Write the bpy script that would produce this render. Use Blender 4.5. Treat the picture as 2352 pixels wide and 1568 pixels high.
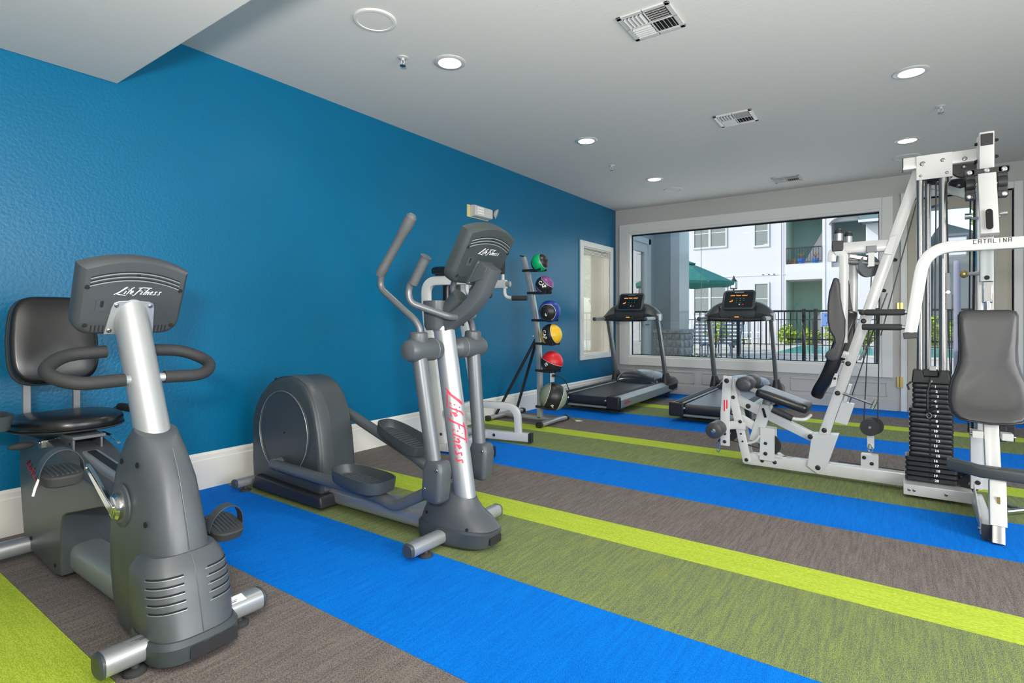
import bpy, bmesh, math, random
from mathutils import Vector, Matrix
random.seed(7)
C = bpy.context.scene.collection
for o in list(bpy.data.objects): bpy.data.objects.remove(o)
V = Vector
PI = math.pi

# ------------------------------------------------------------------ camera
cam_d = bpy.data.cameras.new('camera'); cam = bpy.data.objects.new('camera', cam_d); C.objects.link(cam)
cam.location = (3.728, 0.0, 1.10)
cam.rotation_euler = (PI/2, 0, 0.6154)
cam_d.sensor_width = 36.0
cam_d.lens = 1260.2/2352*36.0
cam_d.shift_y = (735.56-784)/2352
cam_d.clip_start = 0.02; cam_d.clip_end = 300
bpy.context.scene.camera = cam

# ------------------------------------------------------------------ world, sun, area lights, exposure
sc = bpy.context.scene
sc.view_settings.view_transform = 'Standard'; sc.view_settings.look = 'None'
sc.view_settings.gamma = 1.0; sc.view_settings.use_curve_mapping = False
sc.view_settings.exposure = 0.16
w = bpy.data.worlds.new('sky'); sc.world = w; w.use_nodes = True
nt = w.node_tree; bgn = nt.nodes['Background']
sky = nt.nodes.new('ShaderNodeTexSky'); sky.sky_type = 'NISHITA'
sky.sun_disc = False; sky.sun_elevation = math.radians(42); sky.sun_rotation = math.radians(235); sky.dust_density = 1.5
nt.links.new(sky.outputs[0], bgn.inputs[0]); bgn.inputs[1].default_value = 0.34

def light(name, kind, loc, direction, energy, color=(1, 1, 1), size=None, size_y=None, shape=None, angle=None, spread=None):
    d = bpy.data.lights.new(name, kind); d.energy = energy; d.color = color
    if kind == 'AREA':
        d.shape = shape or 'RECTANGLE'; d.size = size
        if size_y: d.size_y = size_y
        if spread: d.spread = spread
    if kind == 'SUN': d.angle = angle
    o = bpy.data.objects.new(name, d); C.objects.link(o); o.location = loc
    o.rotation_euler = V(direction).to_track_quat('-Z', 'Y').to_euler()
    return o
light('sun', 'SUN', (0, 0, 20), (0.62, 0.50, -0.60), 2.5, (1.0, 0.96, 0.90), angle=0.009)
# fill lamps added at unseen openings in wall_right and the flash on the camera
WR = 6.6
light('fill_right_front', 'AREA', (WR-0.02, 1.2, 1.35), (-1, 0, 0.05), 185, (1.0, 0.985, 0.96), 3.0, 1.9)
light('fill_right_back', 'AREA', (WR-0.02, 5.2, 1.35), (-1, 0, 0.05), 10, (0.96, 0.98, 1.0), 3.0, 1.9)
light('daylight_end_window', 'AREA', (1.88, 8.25, 1.5), (0, -1, -0.05), 18, (0.90, 0.95, 1.0), 3.2, 1.8)
light('camera_flash', 'AREA', (3.75, -0.22, 1.40), (-0.42, 0.46, 0.80), 128, (1, 0.98, 0.95), 0.25, 0.25)

# ------------------------------------------------------------------ materials
def nd(nt, t, **k):
    n = nt.nodes.new(t)
    for a, b in k.items(): setattr(n, a, b)
    return n
def mat(name, col, rough=0.5, metal=0.0, var=0.0, vscale=8.0, bump=0.0, bscale=60.0, spec=0.5, coat=0.0, stretch=None, col2=None, emit=None, estr=0.0, croug=0.1):
    m = bpy.data.materials.new(name); m.use_nodes = True; nt = m.node_tree
    b = nt.nodes['Principled BSDF']
    b.inputs['Base Color'].default_value = (*col, 1); b.inputs['Roughness'].default_value = rough
    b.inputs['Metallic'].default_value = metal; b.inputs['Specular IOR Level'].default_value = spec
    b.inputs['Coat Weight'].default_value = coat; b.inputs['Coat Roughness'].default_value = croug
    if emit: b.inputs['Emission Color'].default_value = (*emit, 1); b.inputs['Emission Strength'].default_value = estr
    tc = nd(nt, 'ShaderNodeTexCoord'); mp = nd(nt, 'ShaderNodeMapping')
    nt.links.new(tc.outputs['Object'], mp.inputs[0])
    if stretch: mp.inputs['Scale'].default_value = stretch
    if var or col2:
        nz = nd(nt, 'ShaderNodeTexNoise'); nz.inputs['Scale'].default_value = vscale; nz.inputs['Detail'].default_value = 5
        nt.links.new(mp.outputs[0], nz.inputs[0])
        cr = nd(nt, 'ShaderNodeValToRGB'); cr.color_ramp.elements[0].position = 0.35; cr.color_ramp.elements[1].position = 0.65
        c1 = col2 if col2 else tuple(c*(1-var) for c in col)
        c2 = col if col2 else tuple(min(1, c*(1+var)) for c in col)
        cr.color_ramp.elements[0].color = (*c1, 1); cr.color_ramp.elements[1].color = (*c2, 1)
        nt.links.new(nz.outputs[0], cr.inputs[0]); nt.links.new(cr.outputs[0], b.inputs['Base Color'])
    if bump:
        nb = nd(nt, 'ShaderNodeTexNoise'); nb.inputs['Scale'].default_value = bscale; nb.inputs['Detail'].default_value = 3
        nt.links.new(mp.outputs[0], nb.inputs[0])
        bp = nd(nt, 'ShaderNodeBump'); bp.inputs['Strength'].default_value = bump; bp.inputs['Distance'].default_value = 0.004
        nt.links.new(nb.outputs[0], bp.inputs['Height']); nt.links.new(bp.outputs[0], b.inputs['Normal'])
    return m
def glass(name, tint=(0.95, 0.98, 0.97), refl=1.0, rough=0.0):
    m = bpy.data.materials.new(name); m.use_nodes = True; nt = m.node_tree
    for n in list(nt.nodes): nt.nodes.remove(n)
    out = nd(nt, 'ShaderNodeOutputMaterial'); tr = nd(nt, 'ShaderNodeBsdfTransparent'); gl = nd(nt, 'ShaderNodeBsdfGlossy')
    tr.inputs[0].default_value = (*tint, 1); gl.inputs['Roughness'].default_value = rough
    fr = nd(nt, 'ShaderNodeFresnel')
    ge = nd(nt, 'ShaderNodeNewGeometry'); io = nd(nt, 'ShaderNodeMath', operation='MULTIPLY_ADD')   # a thin pane: same reflectance on both faces
    io.inputs[1].default_value = 1/1.5-1.5; io.inputs[2].default_value = 1.5
    nt.links.new(ge.outputs['Backfacing'], io.inputs[0]); nt.links.new(io.outputs[0], fr.inputs[0])
    ml = nd(nt, 'ShaderNodeMath', operation='MULTIPLY'); ml.inputs[1].default_value = refl; ml.use_clamp = True
    mx = nd(nt, 'ShaderNodeMixShader')
    nt.links.new(fr.outputs[0], ml.inputs[0]); nt.links.new(ml.outputs[0], mx.inputs[0])
    nt.links.new(tr.outputs[0], mx.inputs[1]); nt.links.new(gl.outputs[0], mx.inputs[2]); nt.links.new(mx.outputs[0], out.inputs[0])
    return m
def carpet(name, c1, c2, along, cell=260.0, c3=None):
    """loop pile carpet: yarn flecks and streaks that run along one axis"""
    m = bpy.data.materials.new(name); m.use_nodes = True; nt = m.node_tree; b = nt.nodes['Principled BSDF']
    b.inputs['Roughness'].default_value = 0.95; b.inputs['Specular IOR Level'].default_value = 0.12
    tc = nd(nt, 'ShaderNodeTexCoord'); m1 = nd(nt, 'ShaderNodeMapping'); m2 = nd(nt, 'ShaderNodeMapping')
    s = (1, 0.45, 1) if along == 'y' else (0.22, 1, 1)
    m1.inputs['Scale'].default_value = s
    m2.inputs['Scale'].default_value = (1, 0.07, 1) if along == 'y' else (0.05, 1, 1)
    nt.links.new(tc.outputs['Object'], m1.inputs[0]); nt.links.new(tc.outputs['Object'], m2.inputs[0])
    vo = nd(nt, 'ShaderNodeTexNoise'); vo.inputs['Scale'].default_value = cell; vo.inputs['Detail'].default_value = 1
    st = nd(nt, 'ShaderNodeTexNoise'); st.inputs['Scale'].default_value = 85.0; st.inputs['Detail'].default_value = 4
    nt.links.new(m1.outputs[0], vo.inputs[0]); nt.links.new(m2.outputs[0], st.inputs[0])
    ad = nd(nt, 'ShaderNodeMath', operation='MULTIPLY_ADD'); ad.inputs[1].default_value = 0.72
    sm = nd(nt, 'ShaderNodeMath', operation='MULTIPLY'); sm.inputs[1].default_value = 0.28
    nt.links.new(st.outputs[0], sm.inputs[0]); nt.links.new(vo.outputs[0], ad.inputs[0]); nt.links.new(sm.outputs[0], ad.inputs[2])
    cr = nd(nt, 'ShaderNodeValToRGB'); e = cr.color_ramp.elements
    e[0].position = 0.40; e[0].color = (*c1, 1); e[1].position = 0.60; e[1].color = (*c2, 1)
    nt.links.new(ad.outputs[0], cr.inputs[0]); nt.links.new(cr.outputs[0], b.inputs['Base Color'])
    bp = nd(nt, 'ShaderNodeBump'); bp.inputs['Strength'].default_value = 0.5; bp.inputs['Distance'].default_value = 0.003
    nt.links.new(vo.outputs[0], bp.inputs['Height']); nt.links.new(bp.outputs[0], b.inputs['Normal'])
    return m
M = {}
M['blue_wall'] = mat('blue_wall', (0.0, 0.125, 0.255), 0.34, var=0.03, vscale=2, bump=0.42, bscale=60, spec=0.27)
M['white_wall'] = mat('white_wall', (0.50, 0.49, 0.465), 0.6, bump=0.25, bscale=50)
M['ceiling'] = mat('ceiling', (0.70, 0.675, 0.63), 0.75, bump=0.2, bscale=45)
M['trim'] = mat('trim', (0.72, 0.72, 0.70), 0.38, bump=0.05, bscale=30)
M['trim_warm'] = mat('trim_warm', (0.74, 0.72, 0.66), 0.4)
M['beige'] = mat('beige', (0.52, 0.48, 0.40), 0.6)
M['glass'] = glass('window_glass')
M['glass_side'] = glass('side_glass', (0.92, 0.93, 0.91), 1.6)
M['c_lime'] = carpet('carpet_lime', (0.33, 0.46, 0.035), (0.53, 0.63, 0.07), 'x', 380)
M['c_grey'] = carpet('carpet_grey', (0.10, 0.084, 0.077), (0.245, 0.212, 0.19), 'y', 420)
M['c_blue'] = carpet('carpet_blue', (0.0, 0.125, 0.56), (0.0, 0.21, 0.74), 'y', 420)
M['c_olive'] = carpet('carpet_olive', (0.10, 0.135, 0.095), (0.27, 0.32, 0.09), 'y', 420)
M['black'] = mat('black_plastic', (0.018, 0.018, 0.02), 0.45)
M['dark'] = mat('dark_hole', (0.004, 0.004, 0.005), 0.8)
M['rubber'] = mat('rubber', (0.03, 0.031, 0.033), 0.75, bump=0.15, bscale=200)
M['leather'] = mat('black_leather', (0.007, 0.007, 0.008), 0.30, bump=0.22, bscale=9, spec=0.6)
M['vinyl'] = mat('grey_vinyl', (0.038, 0.038, 0.040), 0.42, bump=0.05, bscale=220, spec=0.6)
M['grey_plastic'] = mat('grey_plastic', (0.070, 0.078, 0.086), 0.40, var=0.05, bump=0.05, bscale=300, spec=0.5)
M['grey_plastic_dark'] = mat('grey_plastic_dark', (0.048, 0.058, 0.064), 0.42, var=0.05, spec=0.5)
M['console_grey'] = mat('console_grey', (0.052, 0.058, 0.062), 0.42, var=0.04)
M['console_dark'] = mat('console_dark', (0.036, 0.046, 0.047), 0.42, var=0.04)
M['grey_metal'] = mat('grey_painted_metal', (0.13, 0.14, 0.15), 0.38, metal=0.3, spec=0.5)
M['silver'] = mat('silver_paint', (0.42, 0.435, 0.445), 0.36, metal=0.6, spec=0.5)
M['silver_grey'] = mat('silver_grey_paint', (0.27, 0.30, 0.30), 0.4, metal=0.3)
M['chrome'] = mat('chrome', (0.78, 0.78, 0.78), 0.10, metal=1.0)
M['steel'] = mat('steel', (0.33, 0.33, 0.325), 0.33, metal=1.0)
M['white_metal'] = mat('white_metal', (0.57, 0.57, 0.555), 0.28, var=0.02, spec=0.5, coat=0.3)
M['white'] = mat('white_print', (0.85, 0.85, 0.85), 0.5)
M['red'] = mat('red_print', (0.72, 0.02, 0.06), 0.45)
M['brass'] = mat('brass', (0.55, 0.42, 0.16), 0.3, metal=0.9)
M['foam'] = mat('grip_foam', (0.021, 0.022, 0.023), 0.7, bump=0.25, bscale=350)
M['foam_grey'] = mat('grip_grey', (0.085, 0.090, 0.093), 0.6, bump=0.2, bscale=300)
M['belt'] = mat('treadmill_belt', (0.022, 0.024, 0.028), 0.36, bump=0.08, bscale=300)
M['plate'] = mat('weight_plate', (0.016, 0.018, 0.019), 0.42, bump=0.1, bscale=120, spec=0.6)
M['lamp_on'] = mat('lamp_glow', (1, 1, 1), 0.5, emit=(1, 0.97, 0.92), estr=9.0)
M['orange_led'] = mat('orange_led', (0.3, 0.08, 0.01), 0.5, emit=(1, 0.30, 0.04), estr=1.4)
M['screen'] = mat('screen', (0.012, 0.016, 0.020), 0.12, spec=0.6)
M['green_led'] = mat('green_mark', (0.05, 0.4, 0.2), 0.5)
M['yellow_plate'] = mat('aged_backplate', (0.72, 0.60, 0.30), 0.5)
M['blue_sign'] = mat('blue_sign', (0.05, 0.16, 0.55), 0.5)
# ------------------------------------------------------------------ mesh helpers
def frame_from(n, up=V((0, 0, 1))):
    n = V(n).normalized()
    if abs(n.dot(up)) > 0.99: up = V((0, 1, 0))
    u = up.cross(n).normalized(); v = n.cross(u).normalized()
    return u, v, n
def arc_pts(pts, r, n=5):
    """polyline with rounded corners"""
    pts = [V(p) for p in pts]; out = [pts[0]]
    for i in range(1, len(pts)-1):
        a, b, c = pts[i-1], pts[i], pts[i+1]
        d1 = (a-b); d2 = (c-b); l = min(d1.length, d2.length)*0.49
        rr = min(r[i-1] if isinstance(r, (list, tuple)) else r, l)
        p1 = b+d1.normalized()*rr; p2 = b+d2.normalized()*rr
        for k in range(n+1):
            t = k/n; out.append(p1*(1-t)**2+b*2*t*(1-t)+p2*t*t)
    out.append(pts[-1]); return out
def circ(n=16, r=1.0, ry=None, ph=0.0):
    ry = r if ry is None else ry
    return [(r*math.cos(2*PI*i/n+ph), ry*math.sin(2*PI*i/n+ph)) for i in range(n)]
def rrect(w, h, r, n=3):
    """rounded rectangle outline centred on 0"""
    r = min(r, w/2-1e-5, h/2-1e-5); out = []
    for cx, cy, a0 in ((w/2-r, h/2-r, 0), (-w/2+r, h/2-r, PI/2), (-w/2+r, -h/2+r, PI), (w/2-r, -h/2+r, 1.5*PI)):
        for k in range(n+1):
            a = a0+PI/2*k/n; out.append((cx+r*math.cos(a), cy+r*math.sin(a)))
    return out
def sell(a, b, e=3.0, n=28):
    """superellipse outline"""
    out = []
    for i in range(n):
        t = 2*PI*i/n; c, s = math.cos(t), math.sin(t)
        out.append((a*math.copysign(abs(c)**(2/e), c), b*math.copysign(abs(s)**(2/e), s)))
    return out
class MB:
    def __init__(s): s.bm = bmesh.new()
    def ring(s, pts): return [s.bm.verts.new(p) for p in pts]
    def bridge(s, a, b):
        n = len(a)
        for i in range(n):
            try: s.bm.faces.new((a[i], a[(i+1) % n], b[(i+1) % n], b[i]))
            except ValueError: pass
    def cap(s, r, flip=False):
        try: s.bm.faces.new(list(reversed(r)) if flip else r)
        except ValueError: pass
    def loft(s, rings, cap0=True, cap1=True):
        rs = [s.ring(r) for r in rings]
        for a, b in zip(rs, rs[1:]): s.bridge(a, b)
        if cap0: s.cap(rs[0], True)
        if cap1: s.cap(rs[-1])
        return s
    def box(s, c, d, rot=None):
        c = V(c); hx, hy, hz = d[0]/2, d[1]/2, d[2]/2
        R = rot if rot is not None else Matrix.Identity(3)
        P = [c+R@V((x, y, z)) for z in (-hz, hz) for x, y in ((-hx, -hy), (hx, -hy), (hx, hy), (-hx, hy))]
        s.loft([P[:4], P[4:]]); return s
    def bx(s, x0, x1, y0, y1, z0, z1): return s.box(((x0+x1)/2, (y0+y1)/2, (z0+z1)/2), (abs(x1-x0), abs(y1-y0), abs(z1-z0)))
    def prism(s, poly, o, u, v, n, t):
        """polygon (a,b) -> o+a*u+b*v, thickened by t along n"""
        o, u, v, n = V(o), V(u), V(v), V(n)
        s.loft([[o+u*a+v*b for a, b in poly], [o+u*a+v*b+n*t for a, b in poly]]); return s
    def sweep(s, prof, pts, side=None, scales=None, cap=True):
        """profile (a,b): a along side vector, b along the other normal"""
        pts = [V(p) for p in pts]; rings = []; n = len(pts)
        prev = None
        for i, p in enumerate(pts):
            if i == 0: t = pts[1]-pts[0]
            elif i == n-1: t = pts[-1]-pts[-2]
            else: t = (pts[i+1]-p).normalized()+(p-pts[i-1]).normalized()
            t.normalize()
            if side is not None: sd = V(side); sd = (sd-t*sd.dot(t)).normalized()
            elif prev is None:
                a = V((0, 0, 1)) if abs(t.z) < 0.9 else V((0, 1, 0)); sd = a.cross(t).normalized()
            else: sd = (prev-t*prev.dot(t)).normalized()
            prev = sd; up = t.cross(sd)
            k = scales[i] if scales else 1.0
            rings.append([p+sd*(a*k)+up*(b*k) for a, b in prof])
        s.loft(rings, cap, cap); return s
    def tube(s, pts, r, n=14, scales=None): return s.sweep(circ(n, r), pts, None, scales)
    def rtube(s, pts, a, b, side=(0, 1, 0), rad=0.006): return s.sweep(rrect(a, b, rad, 2), pts, side)
    def cyl(s, p, q, r, r2=None, n=18):
        p, q = V(p), V(q); u, v, w_ = frame_from(q-p); r2 = r if r2 is None else r2
        s.loft([[p+u*a+v*b for a, b in circ(n, r)], [q+u*a+v*b for a, b in circ(n, r2)]]); return s
    def lathe(s, prof, o, ax, n=20, cap=True):
        """profile list (radius, height) along axis"""
        o = V(o); u, v, w_ = frame_from(ax)
        s.loft([[o+w_*h+u*a+v*b for a, b in circ(n, max(r, 1e-4))] for r, h in prof], cap, cap); return s
    def sphere(s, c, rx, ry=None, rz=None, n=24, m=14, R=None):
        ry = rx if ry is None else ry; rz = rx if rz is None else rz; c = V(c); R = R or Matrix.Identity(3)
        rs = []
        for j in range(1, m):
            a = PI*j/m-PI/2
            rs.append([c+R@V((rx*math.cos(a)*math.cos(2*PI*i/n), ry*math.cos(a)*math.sin(2*PI*i/n), rz*math.sin(a))) for i in range(n)])
        q = [s.ring(r) for r in rs]
        for a, b in zip(q, q[1:]): s.bridge(a, b)
        lo = s.bm.verts.new(c+R@V((0, 0, -rz))); hi = s.bm.verts.new(c+R@V((0, 0, rz)))
        for i in range(n):
            s.bm.faces.new((lo, q[0][(i+1) % n], q[0][i])); s.bm.faces.new((hi, q[-1][i], q[-1][(i+1) % n]))
        return s
    def quad(s, pts): s.bm.faces.new([s.bm.verts.new(p) for p in pts]); return s
    def pillow(s, outline, o, u, v, n, t, crown=0.012, edge=0.02, bend=None):
        """upholstered pad: outline (a,b) closed, thickness t along n with rounded edges; bend(a,b)->offset along n"""
        o, u, v, n = V(o), V(u), V(v), V(n)
        cx = sum(a for a, b in outline)/len(outline); cy = sum(b for a, b in outline)/len(outline)
        def rg(inset, h):
            r = []
            for a, b in outline:
                d = math.hypot(a-cx, b-cy); k = max(0.0, 1-inset/d)
                A, B = cx+(a-cx)*k, cy+(b-cy)*k
                r.append(o+u*A+v*B+n*(h+(bend(A, B) if bend else 0)))
            return r
        L = [rg(edge*0.9, 0), rg(edge*0.25, t*0.08), rg(0, t*0.3), rg(0, t*0.62), rg(edge*0.25, t*0.85), rg(edge, t)]
        m = min(math.hypot(a-cx, b-cy) for a, b in outline)
        for f in (0.45, 0.75): L.append(rg(edge+(m-edge)*f*0.9, t+crown*math.sin(f*PI/2)))
        q = [s.ring(r) for r in L]
        for a, b in zip(q, q[1:]): s.bridge(a, b)
        s.cap(q[0], True)
        cb = bend(cx, cy) if bend else 0
        cv = s.bm.verts.new(o+u*cx+v*cy+n*(t+crown+cb))
        k = len(q[-1])
        for i in range(k): s.bm.faces.new((q[-1][i], q[-1][(i+1) % k], cv))
        return s
    def build(s, name, m, parent=None, bevel=0.0, smooth=30, seg=2, org=None):
        bmesh.ops.recalc_face_normals(s.bm, faces=s.bm.faces)
        me = bpy.data.meshes.new(name); vs = [v_.co for v_ in s.bm.verts]
        if org is None:
            lo = V([min(v_[i] for v_ in vs) for i in range(3)]); hi = V([max(v_[i] for v_ in vs) for i in range(3)]); org = (lo+hi)/2
        org = V(org)
        bmesh.ops.translate(s.bm, verts=s.bm.verts, vec=-org)
        s.bm.to_mesh(me); s.bm.free()
        mm = M[m] if isinstance(m, str) else m
        me.materials.append(mm)
        if smooth:
            me.polygons.foreach_set('use_smooth', [True]*len(me.polygons))
            me.set_sharp_from_angle(angle=math.radians(smooth))
        o = bpy.data.objects.new(name, me); C.objects.link(o)
        if bevel:
            b = o.modifiers.new('bevel', 'BEVEL'); b.width = bevel; b.segments = seg; b.limit_method = 'ANGLE'; b.angle_limit = math.radians(35)
        place(o, org, parent)
        return o
WP = {}
def place(o, wpos, parent):
    WP[o.name] = V(wpos)
    if parent is not None: o.parent = parent; o.location = V(wpos)-WP[parent.name]
    else: o.location = wpos
def tag(o, label=None, cat=None, group=None, kind=None):
    if label: o['label'] = label
    if cat: o['category'] = cat
    if group: o['group'] = group
    if kind: o['kind'] = kind
    return o
def thing(name, loc, label, cat, group=None):
    o = bpy.data.objects.new(name, None); C.objects.link(o); o.empty_display_size = 0.1
    place(o, V(loc), None); return tag(o, label, cat, group)
def copy_tree(o, parent=None, off=V((0, 0, 0))):
    c = o.copy(); C.objects.link(c)
    if parent is None:
        c.location = V(o.location)+off
    else: c.parent = parent
    WP[c.name] = WP[o.name]+off
    for ch in o.children: copy_tree(ch, c, off)
    return c
def struct(o): o['kind'] = 'structure'; return o
BOLT = {}
def bolt(p, n, r, parent, m='black', h=0.008, name='bolt'):
    """dome-head hex bolt; alike bolts share one mesh"""
    key = (round(r, 4), str(m), h)
    p = V(p)
    if key not in BOLT:
        b = MB(); b.lathe([(r, 0), (r, h*0.35), (r*0.85, h*0.7), (r*0.55, h), (r*0.5, h), (r*0.45, h*0.6), (0.0, h*0.6)], (0, 0, 0), (0, 0, 1), 12)
        o = b.build(name, m, None, org=(0, 0, 0)); BOLT[key] = o.data
    else:
        o = bpy.data.objects.new(name, BOLT[key]); C.objects.link(o)
    o.rotation_mode = 'QUATERNION'; o.rotation_quaternion = V(n).to_track_quat('Z', 'Y')
    place(o, p, parent); return o
# ---- lettering
def text_obj(body, fn, size, m, parent, name='lettering', bold=0.0, shear=0.0, spacing=1.0, align='CENTER', off=0.0):
    cu = bpy.data.curves.new('t', 'FONT'); cu.body = body; cu.size = size; cu.align_x = align; cu.align_y = 'CENTER'
    cu.offset = bold; cu.shear = shear; cu.space_character = spacing; cu.resolution_u = 3
    o = bpy.data.objects.new('t', cu); C.objects.link(o)
    dg = bpy.context.evaluated_depsgraph_get(); dg.update()
    me = o.evaluated_get(dg).to_mesh()
    b = MB(); vs = [b.bm.verts.new(fn(v_.co.x, v_.co.y)) for v_ in me.vertices]
    for p in me.polygons:
        try: b.bm.faces.new([vs[i] for i in p.vertices])
        except ValueError: pass
    bpy.data.objects.remove(o); bpy.data.curves.remove(cu)
    return b.build(name, m, parent, smooth=0)
def plane_fn(o, u, v, n=None, lift=0.001):
    o, u, v = V(o), V(u).normalized(), V(v).normalized(); n = V(n).normalized() if n is not None else u.cross(v)
    return lambda x, y: o+u*x+v*y+n*lift
LF = [  # brush script of the machine maker, unit x-height 1
 [(-0.7, 0.0), (0.1, 0.75), (0.9, 1.9), (1.15, 2.05), (1.0, 1.75), (0.25, 0.75), (-0.25, 0.15), (0.8, 0.02), (1.75, -0.12)],
 [(1.35, 1.0), (1.15, 0.3), (1.35, 0.25)], [(1.55, 1.45), (1.65, 1.6)],
 [(2.55, 2.0), (2.2, 1.7), (1.9, 0.7), (1.7, 0.15)], [(1.8, 1.05), (2.4, 1.15)],
 [(2.3, 0.6), (2.85, 0.85), (2.75, 1.1), (2.4, 0.9), (2.35, 0.35), (2.9, 0.3)],
 [(4.1, 1.9), (3.75, 1.0), (3.4, 0.1), (3.1, -0.15)], [(3.5, 1.85), (4.5, 2.0), (6.2, 1.95)], [(3.7, 1.1), (4.5, 1.2)],
 [(4.75, 1.0), (4.5, 0.3), (4.8, 0.3)], [(4.95, 1.4), (5.0, 1.5)],
 [(5.75, 1.8), (5.35, 0.9), (5.1, 0.3), (5.4, 0.3)],
 [(5.75, 1.0), (5.55, 0.25)], [(5.65, 0.7), (6.05, 1.0), (6.2, 0.9), (6.0, 0.3), (6.2, 0.25)],
 [(6.45, 0.6), (6.95, 0.85), (6.85, 1.1), (6.55, 0.9), (6.5, 0.35), (7.0, 0.3)],
 [(7.85, 1.05), (7.45, 1.0), (7.55, 0.65), (7.7, 0.4), (7.2, 0.25)],
 [(8.75, 1.05), (8.35, 1.0), (8.45, 0.65), (8.6, 0.4), (8.1, 0.25)]]
def script_logo(fn, length, m, parent, name='lettering', wdt=0.17, shear=0.35):
    k = length/9.6; b = MB()
    for st in LF:
        P = [V(((x+shear*y-4.3)*k, (y-0.9)*k)) for x, y in st]
        Q = []
        for a, c in zip(P, P[1:]):
            d = max(1, int((c-a).length/(0.5*k)))
            for i in range(d): Q.append(a.lerp(c, i/d))
        Q.append(P[-1])
        L_, R_ = [], []
        for i, p in enumerate(Q):
            t = (Q[min(i+1, len(Q)-1)]-Q[max(i-1, 0)]).normalized(); nn = V((-t.y, t.x))
            wv = wdt*k*(0.6+0.5*math.sin(PI*min(1, (i+1)/len(Q))))
            a, c = p+nn*wv*0.55, p-nn*wv*0.55
            L_.append(b.bm.verts.new(fn(a.x, a.y))); R_.append(b.bm.verts.new(fn(c.x, c.y)))
        for i in range(len(Q)-1): b.bm.faces.new((L_[i], L_[i+1], R_[i+1], R_[i]))
    return b.build(name, m, parent, smooth=0)
# ================================================================== the room
L, H = 8.155, 2.856
fl = struct(MB().bx(-0.01, WR+0.2, -2.2, L+0.01, -0.12, -0.004).build('floor', 'c_grey'))
st = [('c_olive', -2.0, -0.19), ('c_lime', -0.19, -0.19+0.236)]
edges = [('c_blue', -1.42, -0.805), ('c_olive', -0.805, 0.0-0.19+0.0)]
seq = [('c_grey', -2.0, -1.42), ('c_blue', -1.42, -0.81), ('c_olive', -0.81, -0.19), ('c_lime', -0.19, 0.04), ('c_olive', 0.04, 0.431),
       ('c_lime', 0.431, 0.667), ('c_grey', 0.667, 1.285), ('c_blue', 1.285, 1.906), ('c_olive', 1.906, 2.518), ('c_lime', 2.518, 2.754),
       ('c_grey', 2.754, 3.370), ('c_blue', 3.370, 4.002), ('c_olive', 4.002, 4.617), ('c_lime', 4.617, 4.855), ('c_grey', 4.855, 5.484),
       ('c_blue', 5.484, 6.088), ('c_olive', 6.088, 6.700), ('c_lime', 6.700, 6.948), ('c_grey', 6.948, 7.572), ('c_blue', 7.572, L)]
for m_, a, b_ in seq:
    MB().bx(0.0, WR, a, b_-0.0012, -0.004, 0.0).build('carpet_stripe', m_, fl, smooth=0)
# blue wall (left) with the opening of the small window
def wall_x(name, x0, x1, y0, y1, z0, z1, hole, m):
    b = MB()
    if hole:
        a0, a1, c0, c1 = hole
        b.bx(x0, x1, y0, a0, z0, z1).bx(x0, x1, a1, y1, z0, z1).bx(x0, x1, a0, a1, z0, c0).bx(x0, x1, a0, a1, c1, z1)
    else: b.bx(x0, x1, y0, y1, z0, z1)
    return struct(b.build(name, m, smooth=0))
wall_x('wall_left', -0.14, 0.0, -2.2, L+0.16, 0, H+0.2, (7.03, 7.93, 0.60, 2.17), 'blue_wall')
# end wall: picture window and door openings
b = MB(); y0, y1 = L, L+0.16
b.bx(-0.14, 0.224, y0, y1, 0, H+0.2); b.bx(0.224, 3.545, y0, y1, 0, 0.532); b.bx(0.224, 3.545, y0, y1, 2.476, H+0.2)
b.bx(3.545, 3.80, y0, y1, 0, H+0.2); b.bx(3.80, 4.755, y0, y1, 2.56, H+0.2); b.bx(4.755, WR+0.2, y0, y1, 0, H+0.2)
struct(b.build('wall_end', 'white_wall', smooth=0))
# right wall with two unseen openings added for the light, rear wall
b = MB(); b.bx(WR, WR+0.16, -2.2, L+0.16, 0, 0.35); b.bx(WR, WR+0.16, -2.2, L+0.16, 2.4, H+0.2)
for a, c in ((-2.2, -0.4), (2.8, 3.6), (6.8, L+0.16)): b.bx(WR, WR+0.16, a, c, 0.35, 2.4)
struct(b.build('wall_right', 'white_wall', smooth=0))
struct(MB().bx(-0.14, WR+0.2, -2.36, -2.2, 0, H+0.2).build('wall_rear', 'white_wall', smooth=0))
struct(MB().bx(-0.3, WR+0.3, -2.4, L+0.16, H, H+0.25).build('ceiling', 'ceiling', smooth=0))
struct(MB().bx(0.0, WR, -2.2, 1.285, 2.479, H).build('ceiling_soffit', 'ceiling', smooth=0, bevel=0.006))
# baseboards
def base_profile(h, t): return [(0, 0), (t, 0), (t, h*0.80), (t*0.75, h*0.83), (t*0.75, h*0.93), (t*0.3, h), (0, h)]
b = MB(); b.loft([[V((x, y, z)) for x, z in base_profile(0.235, 0.022)] for y in (-2.2, L)])
struct(b.build('baseboard_left', 'trim_warm', smooth=0))
b = MB(); b.bx(0.022, 3.70, L-0.02, L, 0.0, 0.128); b.bx(4.84, WR, L-0.02, L, 0, 0.128)
struct(b.build('baseboard_end', 'white_wall', smooth=0))
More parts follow.
